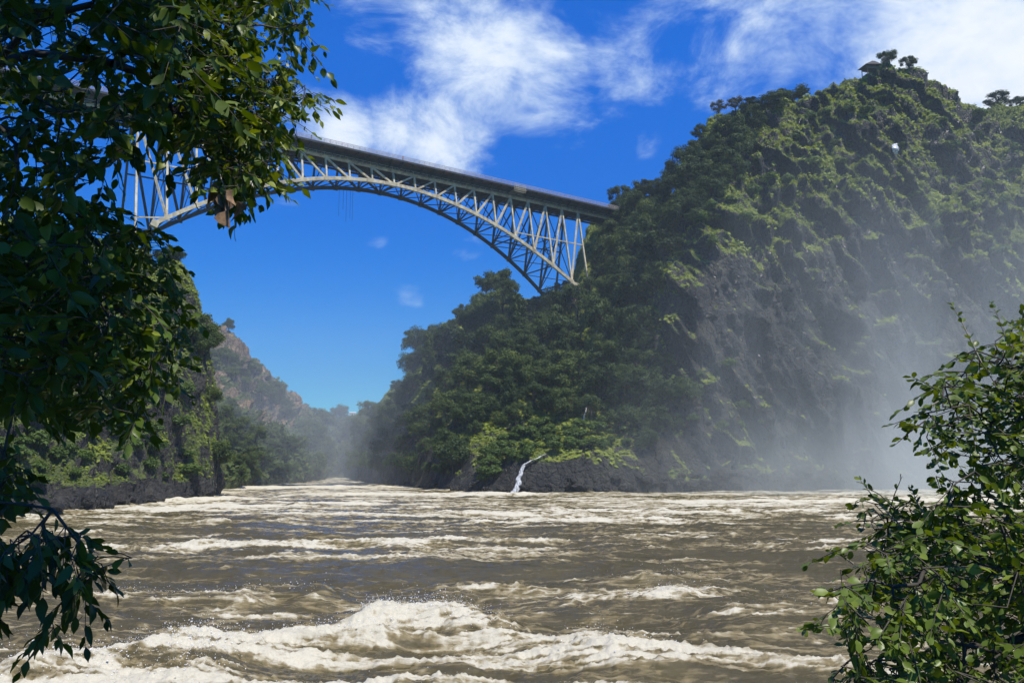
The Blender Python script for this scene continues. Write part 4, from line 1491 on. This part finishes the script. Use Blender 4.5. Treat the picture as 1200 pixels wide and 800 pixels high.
def build_plant(name, label, cat, root_pt, trunk_pts, groups, leaf_mat, bark_mat, seed, leaf_kw, r0=.05, rmax=.2):
    """branches grow as a shortest tree from the trunk to every twig, thickness by how many twigs they carry;
    groups: (key, points, leaf size, leaves per twig, twig length, droop)"""
    r = np.random.default_rng(seed)
    root = empty(name, root_pt)
    root['origin'] = tuple(root_pt)
    tag(root, label, cat)
    O = np.array(root_pt)
    nodes = [np.array(p, float) for p in trunk_pts]
    parent = [-1] + list(range(len(nodes) - 1))
    plen = [0.0]
    for i in range(1, len(nodes)):
        plen.append(plen[-1] + .35 * np.linalg.norm(nodes[i] - nodes[i - 1]))
    gid = [-1] * len(nodes)
    nt_ = len(nodes)
    pend = []
    for g, grp in enumerate(groups):
        for p in grp[1]:
            pend.append((p, g))
    PP = np.array([p for p, g in pend]); GG = np.array([g for p, g in pend])
    best = np.full(len(PP), 1e9); bi = np.zeros(len(PP), int)
    def relax(i):
        c = np.linalg.norm(PP - nodes[i], axis=1) + .22 * plen[i]
        m = c < best
        best[m] = c[m]; bi[m] = i
    for i in range(nt_):
        relax(i)
    left = np.ones(len(PP), bool)
    for _ in range(len(PP)):
        k = int(np.argmin(np.where(left, best, 1e12)))
        left[k] = False
        par = int(bi[k])
        a, b = nodes[par], PP[k]
        L_ = np.linalg.norm(b - a)
        ns = max(1, int(L_ / .22))
        prev = par
        for s in range(1, ns + 1):
            q = a + (b - a) * s / ns
            if s < ns:
                q = q + r.normal(0, .04 * min(L_, 1), 3) + np.array([0, 0, .06 * L_ * math.sin(math.pi * s / ns)])
            nodes.append(q); parent.append(prev); gid.append(int(GG[k]) if s == ns else int(GG[k])); plen.append(plen[prev] + np.linalg.norm(q - nodes[prev]))
            prev = len(nodes) - 1
            relax(prev)
        nodes[prev] = b
    cnt = np.zeros(len(nodes))
    for i in range(len(nodes) - 1, 0, -1):
        cnt[i] += .35
        cnt[parent[i]] += cnt[i]
    rad = np.clip(.0022 * np.sqrt(cnt + .6), .0022, rmax)
    tk = MB()
    tk.tube([nodes[i] for i in range(nt_)], [max(rad[i], r0 * (1.0 - .55 * i / max(1, nt_ - 1))) for i in range(nt_)], 10)
    V = np.concatenate(tk.V) - O
    link('trunk', new_mesh('trunk', V, tk.F, smooth=True), bark_mat, root)
    for g, (key, pts, ls, per, tl, droop) in enumerate(groups):
        mb = MB()
        for i in range(nt_, len(nodes)):
            if gid[i] == g:
                mb.tube([nodes[parent[i]], nodes[i]], [rad[i] * 1.05, rad[i]], 5 if rad[i] > .006 else 4, cap=False)
        Bs, Ds, Ss, Ts = [], [], [], []
        for p in pts:
            # twig
            out = np.array([r.normal(), r.normal() * .8 - .2, r.normal() * .5 - droop])
            out /= np.linalg.norm(out)
            l = tl * r.uniform(.6, 1.3)
            tw = [p, p + out * l * .5 + np.array([0, 0, -.02 * droop]), p + out * l + np.array([0, 0, -.10 * l * (1 + droop)])]
            mb.tube(tw, [.0028, .0022, .0012], 4, cap=False)
            tb = r.beta(1.6, 2.2) + {'sunny': .35, 'upper': .15, 'tip': .25, 'top': .4, 'lower': .1, 'middle': .1}.get(key, 0)  # group bias lightens the leaf tint to paint in sunlight
            k = max(3, int(per * r.uniform(.6, 1.35)))
            side0 = np.cross(out, np.array([0, 0, 1.])); side0 /= np.linalg.norm(side0) + 1e-9
            for j in range(k):
                f = (j + .6) / k
                b = tw[0] * (1 - f) + tw[2] * f
                sg = 1 if j % 2 else -1
                dd = out * (.45 + .6 * f) + side0 * sg * .75 * (1 - .5 * f) + np.array([0, 0, -.30 * droop - .1]) + r.normal(0, .28, 3)
                dd /= np.linalg.norm(dd)
                Bs.append(b + dd * ls * .12); Ds.append(dd); Ss.append(ls * r.uniform(.55, 1.2) * (1 - .3 * max(0, f - .7)))
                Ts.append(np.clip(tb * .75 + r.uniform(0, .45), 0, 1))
        br = link('branch', new_mesh('branch', np.concatenate(mb.V) - O, mb.F, smooth=True), bark_mat, root)
        V, F, T = leaf_set(np.array(Bs), np.array(Ds), np.array(Ss), np.array(Ts), r, **leaf_kw)
        link('foliage', new_mesh('foliage', V - O, F, {'tint': T}, smooth=True), leaf_mat, br)
    return root


r = np.random.default_rng(101)
pA = [(-160, -140), (190, -140), (215, -20), (255, 30), (270, 60), (235, 100), (205, 150), (135, 190), (122, 240), (140, 320), (120, 420), (60, 465), (-160, 470)]
pA2 = [(150, -40), (345, -40), (352, -10), (300, 40), (300, 75), (230, 90), (160, 40)]
pB = [(215, 70), (295, 75), (335, 118), (322, 165), (310, 205), (285, 225), (255, 205), (232, 165), (198, 150)]
pC = [(318, -40), (362, -40), (366, 30), (358, 60), (340, 85), (374, 112), (360, 132), (330, 125), (308, 90), (330, 50)]
pD = [(105, 240), (150, 250), (182, 268), (204, 305), (214, 370), (222, 395), (205, 412), (188, 460), (150, 500), (95, 492), (40, 462), (-40, 450), (-40, 300)]
pE = [(262, 180), (296, 195), (285, 232), (258, 225)]
pG = [(-60, 510), (28, 520), (30, 565), (-10, 590), (-60, 590)]
pOver = [(-900, -900), (300, -700), (500, -300), (340, -140), (-300, -140), (-900, -300)]
pF = [(-60, 640), (10, 632), (50, 610), (92, 618), (118, 645), (122, 664), (104, 684), (112, 706), (98, 712), (82, 684), (62, 664), (36, 682), (-10, 695), (-60, 705)]
# unseen leaves added sunward above the photographer to keep these leaves in shade
shade = []
for poly, k_, d0, d1 in ((pA, 260, 3.4, 6.2), (pD, 40, 4.4, 6.4), (pA2, 15, 4.2, 6.4), (pF, 200, 3.3, 3.9)):
    for p in poly_points(poly, k_, d0, d1, r):
        q = p + np.array(SUN) * r.uniform(3.5, 5.5)
        if proj(p)[0] > (185 if poly is pA else 140):
            continue
        el = (q[2] - CAM_H) / math.hypot(q[1], .01)
        if el > .85 or q[1] < .5:
            shade.append(q)
back = [np.array((r.uniform(-6, 5.5), r.uniform(-4.5, -2.2), r.uniform(5.6, 13.5))) for _ in range(420)]  # unseen wall of leaves added behind the camera to block skylight
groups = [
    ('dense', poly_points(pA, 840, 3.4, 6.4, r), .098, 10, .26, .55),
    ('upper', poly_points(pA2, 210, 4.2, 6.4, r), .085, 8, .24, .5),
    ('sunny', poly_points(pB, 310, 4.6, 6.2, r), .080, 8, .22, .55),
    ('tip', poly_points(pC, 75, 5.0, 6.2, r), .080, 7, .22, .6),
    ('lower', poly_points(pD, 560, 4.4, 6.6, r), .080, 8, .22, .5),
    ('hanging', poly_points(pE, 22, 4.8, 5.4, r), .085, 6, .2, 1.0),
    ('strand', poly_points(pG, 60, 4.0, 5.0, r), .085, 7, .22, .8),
    ('overhead_shade', shade, .15, 11, .36, .4),
    ('behind', back, .20, 11, .45, .4),  # out of view, added only to cut skylight
]
tr_pts = [(-4.6, 3.6, 3.2), (-4.6, 3.7, 5.0), (-4.5, 3.8, 6.6), (-4.3, 3.8, 8.0), (-4.0, 3.7, 9.4), (-3.4, 3.5, 10.6), (-2.6, 3.2, 11.6)]
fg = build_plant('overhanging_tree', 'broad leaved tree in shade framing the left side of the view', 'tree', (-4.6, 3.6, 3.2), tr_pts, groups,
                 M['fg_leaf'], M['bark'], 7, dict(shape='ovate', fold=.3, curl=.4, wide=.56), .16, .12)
# withered leaves hanging under the right tip of that tree
O = np.array((-4.6, 3.6, 3.2))
for (px, py, ln, rot) in ((250, 214, .085, .0), (259, 226, .09, .3), (273, 222, .085, -.35), (268, 246, .10, .1), (257, 240, .085, -.2), (277, 236, .09, .5), (264, 232, .085, -.1), (246, 222, .075, .2)):
    b = np.array(at(px, py, 4.5))
    V, F, T = leaf_set(b[None], np.array([[rot * .7, .2, -1.0]]), np.array([ln]), np.array([.5]), r, fold=1.6, curl=1.5, wide=.62)
    o = link('dead_leaf', new_mesh('dead_leaf', V - O, F, smooth=True), M['dead_leaf'], fg)
    o['label'] = 'curled brown dead leaf'
mb = MB(); mb.tube([at(255, 195, 4.6), at(260, 212, 4.5), at(266, 228, 4.5)], [.004, .003, .002], 5)
tw_ = link('twig', new_mesh('twig', np.concatenate(mb.V) - O, mb.F, smooth=True), M['pale_bark'], fg); tw_['label'] = 'bare pale twig among the leaves'
mb = MB(); mb.tube([at(146, 56, 4.6), at(180, 78, 4.7), at(217, 100, 4.8), at(238, 122, 4.9), at(258, 132, 5.0)], [.012, .010, .008, .006, .004], 6)
tw_ = link('twig', new_mesh('twig', np.concatenate(mb.V) - O, mb.F, smooth=True), M['pale_bark'], fg); tw_['label'] = 'bare pale twig among the leaves'
mb = MB(); mb.tube([at(60, 295, 4.6), at(90, 297, 4.6), at(112, 300, 4.6)], [.012, .010, .008], 6)
tw_ = link('twig', new_mesh('twig', np.concatenate(mb.V) - O, mb.F, smooth=True), M['pale_bark'], fg); tw_['label'] = 'bare pale twig among the leaves'
mb = MB(); mb.tube([at(122, 367, 4.5), at(140, 373, 4.5), at(158, 380, 4.55)], [.006, .005, .003], 5)
tw_ = link('twig', new_mesh('twig', np.concatenate(mb.V) - O, mb.F, smooth=True), M['pale_bark'], fg); tw_['label'] = 'bare pale twig among the leaves'
mb = MB(); mb.tube([at(104, 395, 4.5), at(116, 376, 4.5), at(122, 405, 4.5), at(127, 420, 4.5)], [.004, .004, .003, .002], 5)
tw_ = link('twig', new_mesh('twig', np.concatenate(mb.V) - O, mb.F, smooth=True), M['pale_bark'], fg); tw_['label'] = 'bare pale twig among the leaves'

# dark spray of leaves lower left
pF = [(-60, 640), (10, 632), (50, 610), (92, 618), (118, 645), (122, 664), (104, 684), (112, 706), (98, 712), (82, 684), (62, 664), (36, 682), (-10, 695), (-60, 705)]
pF2 = [(52, 722), (66, 722), (68, 752), (58, 752)]
pF3 = [(150, 648), (160, 650), (160, 656), (150, 656)]
groups = [('spray', poly_points(pF, 74, 3.3, 3.9, r), .085, 7, .16, 1.1),
          ('drop', poly_points(pF2, 5, 3.5, 3.6, r), .085, 6, .14, 1.5),
          ('tip', poly_points(pF3, 2, 3.5, 3.6, r), .085, 4, .12, .1)]
build_plant('sapling', 'dark drooping leafy sapling reaching over the water at lower left', 'sapling', (-2.9, 2.4, 3.9),
            [(-2.9, 2.4, 3.9), (-2.8, 2.7, 5.0), (-2.6, 3.0, 5.9), tuple(at(-40, 585, 3.5)), tuple(at(20, 590, 3.6)), tuple(at(62, 596, 3.6))], groups, M['fg_leaf'], M['bark'], 17,
            dict(shape='ovate', fold=.3, curl=.5, wide=.46), .006, .006)

# bush at the right
qU = [(1082, 465), (1110, 440), (1150, 420), (1185, 415), (1290, 380), (1290, 560), (1190, 550), (1130, 535), (1085, 520)]
qT = [(1120, 420), (1150, 400), (1195, 380), (1280, 350), (1280, 420), (1150, 440)]
qM = [(1085, 560), (1140, 545), (1300, 540), (1300, 700), (1050, 700), (1030, 640), (1060, 600)]
qL = [(985, 655), (1030, 620), (1080, 610), (1300, 620), (1300, 900), (985, 900), (972, 800), (985, 760), (965, 700)]
qS = [(1004, 575), (1040, 585), (1060, 605), (1030, 625), (1012, 610)]
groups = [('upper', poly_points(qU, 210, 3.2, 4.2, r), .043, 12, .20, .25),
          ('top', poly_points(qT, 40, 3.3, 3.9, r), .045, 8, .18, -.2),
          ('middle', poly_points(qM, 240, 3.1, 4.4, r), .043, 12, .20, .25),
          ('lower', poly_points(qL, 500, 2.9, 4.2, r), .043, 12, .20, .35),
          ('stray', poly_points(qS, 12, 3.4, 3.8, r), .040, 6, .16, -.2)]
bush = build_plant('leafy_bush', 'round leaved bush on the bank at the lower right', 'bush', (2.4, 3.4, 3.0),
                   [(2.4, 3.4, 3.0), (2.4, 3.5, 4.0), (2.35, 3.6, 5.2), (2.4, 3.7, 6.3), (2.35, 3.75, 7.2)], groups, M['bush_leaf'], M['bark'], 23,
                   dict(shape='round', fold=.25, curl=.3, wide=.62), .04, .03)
mb = MB(); sprig = []
O = np.array((2.4, 3.4, 3.0))
for pts in ([(1150, 425), (1138, 400), (1126, 375), (1116, 358)], [(1180, 420), (1178, 395), (1170, 372), (1162, 356)], [(1185, 425), (1196, 400), (1194, 376)],
            [(1100, 470), (1080, 482), (1062, 500)], [(1060, 620), (1040, 600), (1022, 580), (1008, 562)], [(1090, 610), (1075, 590), (1068, 572)], [(1000, 660), (985, 650), (972, 645)]):
    P_ = [np.array(at(a, b, 3.5)) for a, b in pts]
    mb.tube(P_, np.linspace(.004, .0012, len(P_)), 5, cap=False)
    q = catmull(np.array(P_), 9)
    for i in range(2, 9):
        dd = q[i] - q[i - 1]; dd /= np.linalg.norm(dd)
        for sg in (-1, 1):
            sprig.append((q[i], dd * .6 + np.array([sg * .7, r.normal() * .5, .15]), .042 * (1.15 - .07 * i) * r.uniform(.7, 1.1)))
br = link('branch', new_mesh('branch', np.concatenate(mb.V) - O, mb.F, smooth=True), M['pale_bark'], bush)
br['label'] = 'thin sunlit sprig reaching out of the bush'
V, F, T = leaf_set(np.array([s[0] for s in sprig]), np.array([s[1] for s in sprig]), np.array([s[2] for s in sprig]), r.uniform(.5, 1, len(sprig)), r, shape='round', wide=.6)
link('foliage', new_mesh('foliage', V - O, F, {'tint': T}, smooth=True), M['bush_leaf'], br)


# ------------------------------------------------------------------ air: haze and the falls' spray
def box(name, lo, hi):
    x0, y0, z0 = lo; x1, y1, z1 = hi
    V = [(x, y, z) for z in (z0, z1) for y in (y0, y1) for x in (x0, x1)]
    return new_mesh(name, V, [(0, 2, 3, 1), (4, 5, 7, 6), (0, 1, 5, 4), (2, 6, 7, 3), (0, 4, 6, 2), (1, 3, 7, 5)])


def haze():
    m, nt, nodes, L = mat('haze_air')
    out = nt.nodes.new('ShaderNodeOutputMaterial')
    v = nt.nodes.new('ShaderNodeVolumePrincipled')
    v.inputs['Color'].default_value = (.78, .92, .98, 1)
    v.inputs['Density'].default_value = 0.00016
    v.inputs['Anisotropy'].default_value = 0.2
    L.new(v.outputs[0], out.inputs['Volume'])
    o = link('haze', box('haze', (-980, -60, -8), (980, 1130, 178)), m)
    tag(o, kind='stuff')
    m, nt, nodes, L = mat('falls_spray')
    out = nt.nodes.new('ShaderNodeOutputMaterial')
    v = nt.nodes.new('ShaderNodeVolumePrincipled')
    v.inputs['Color'].default_value = (.93, 1.0, .97, 1)
    v.inputs['Anisotropy'].default_value = 0.1
    pos = nt.nodes.new('ShaderNodeNewGeometry').outputs['Position']
    sx = nt.nodes.new('ShaderNodeSeparateXYZ'); L.new(pos, sx.inputs[0])
    n1 = noise_n(nt, mapping(nt, pos, (1, 1, .25), rot=(0, math.radians(12), 0)), .045, 4, .6, .3)
    fx = maprange(nt, math_n(nt, 'SUBTRACT', sx.outputs[0], math_n(nt, 'MULTIPLY', sx.outputs[2], .28)), 0, 115)
    fz = maprange(nt, sx.outputs[2], 0, 125, 1, 0)
    fz = math_n(nt, 'POWER', fz, 1.5)
    fy = math_n(nt, 'MULTIPLY', maprange(nt, sx.outputs[1], 176, 205), maprange(nt, sx.outputs[1], 240, 262, 1, 0))
    d = math_n(nt, 'MULTIPLY', math_n(nt, 'MULTIPLY', fx, fz), maprange(nt, n1, .34, .68, .1, 1.1))
    low = math_n(nt, 'MULTIPLY', maprange(nt, sx.outputs[2], 0, 26, 1, 0), maprange(nt, sx.outputs[0], 20, 130))
    d = math_n(nt, 'ADD', math_n(nt, 'MULTIPLY', d, .021), math_n(nt, 'MULTIPLY', low, .017))
    d = math_n(nt, 'MULTIPLY', d, fy)
    L.new(d, v.inputs['Density'])
    L.new(v.outputs[0], out.inputs['Volume'])
    far_mist = link('gorge_mist', box('gorge_mist', (-330, 240, -1), (75, 930, 100)))
    m2, nt2, nodes2, L2 = mat('gorge_mist')
    out2 = nt2.nodes.new('ShaderNodeOutputMaterial')
    v2 = nt2.nodes.new('ShaderNodeVolumePrincipled')
    v2.inputs['Color'].default_value = (.86, .94, 1.0, 1)
    pos2 = nt2.nodes.new('ShaderNodeNewGeometry').outputs['Position']
    sx2 = nt2.nodes.new('ShaderNodeSeparateXYZ'); L2.new(pos2, sx2.inputs[0])
    d2 = math_n(nt2, 'MULTIPLY', maprange(nt2, sx2.outputs[2], 0, 98, 1, 0), math_n(nt2, 'MULTIPLY', maprange(nt2, sx2.outputs[1], 242, 300), maprange(nt2, sx2.outputs[1], 350, 560, 1, .10)))
    d2 = math_n(nt2, 'MULTIPLY', d2, maprange(nt2, noise_n(nt2, pos2, .02, 3), .3, .7, .6, 1.2))
    L2.new(math_n(nt2, 'MULTIPLY', d2, .0027), v2.inputs['Density'])
    L2.new(v2.outputs[0], out2.inputs['Volume'])
    far_mist.data.materials.append(m2)
    tag(far_mist, 'thin pale mist lying along the far river below the bridge', 'mist', kind='stuff')
    o = link('spray_mist', box('spray_mist', (-5, 174, -1), (330, 264, 128)), m)
    tag(o, 'pale spray drifting up in front of the right cliff', 'mist', kind='stuff')


haze()
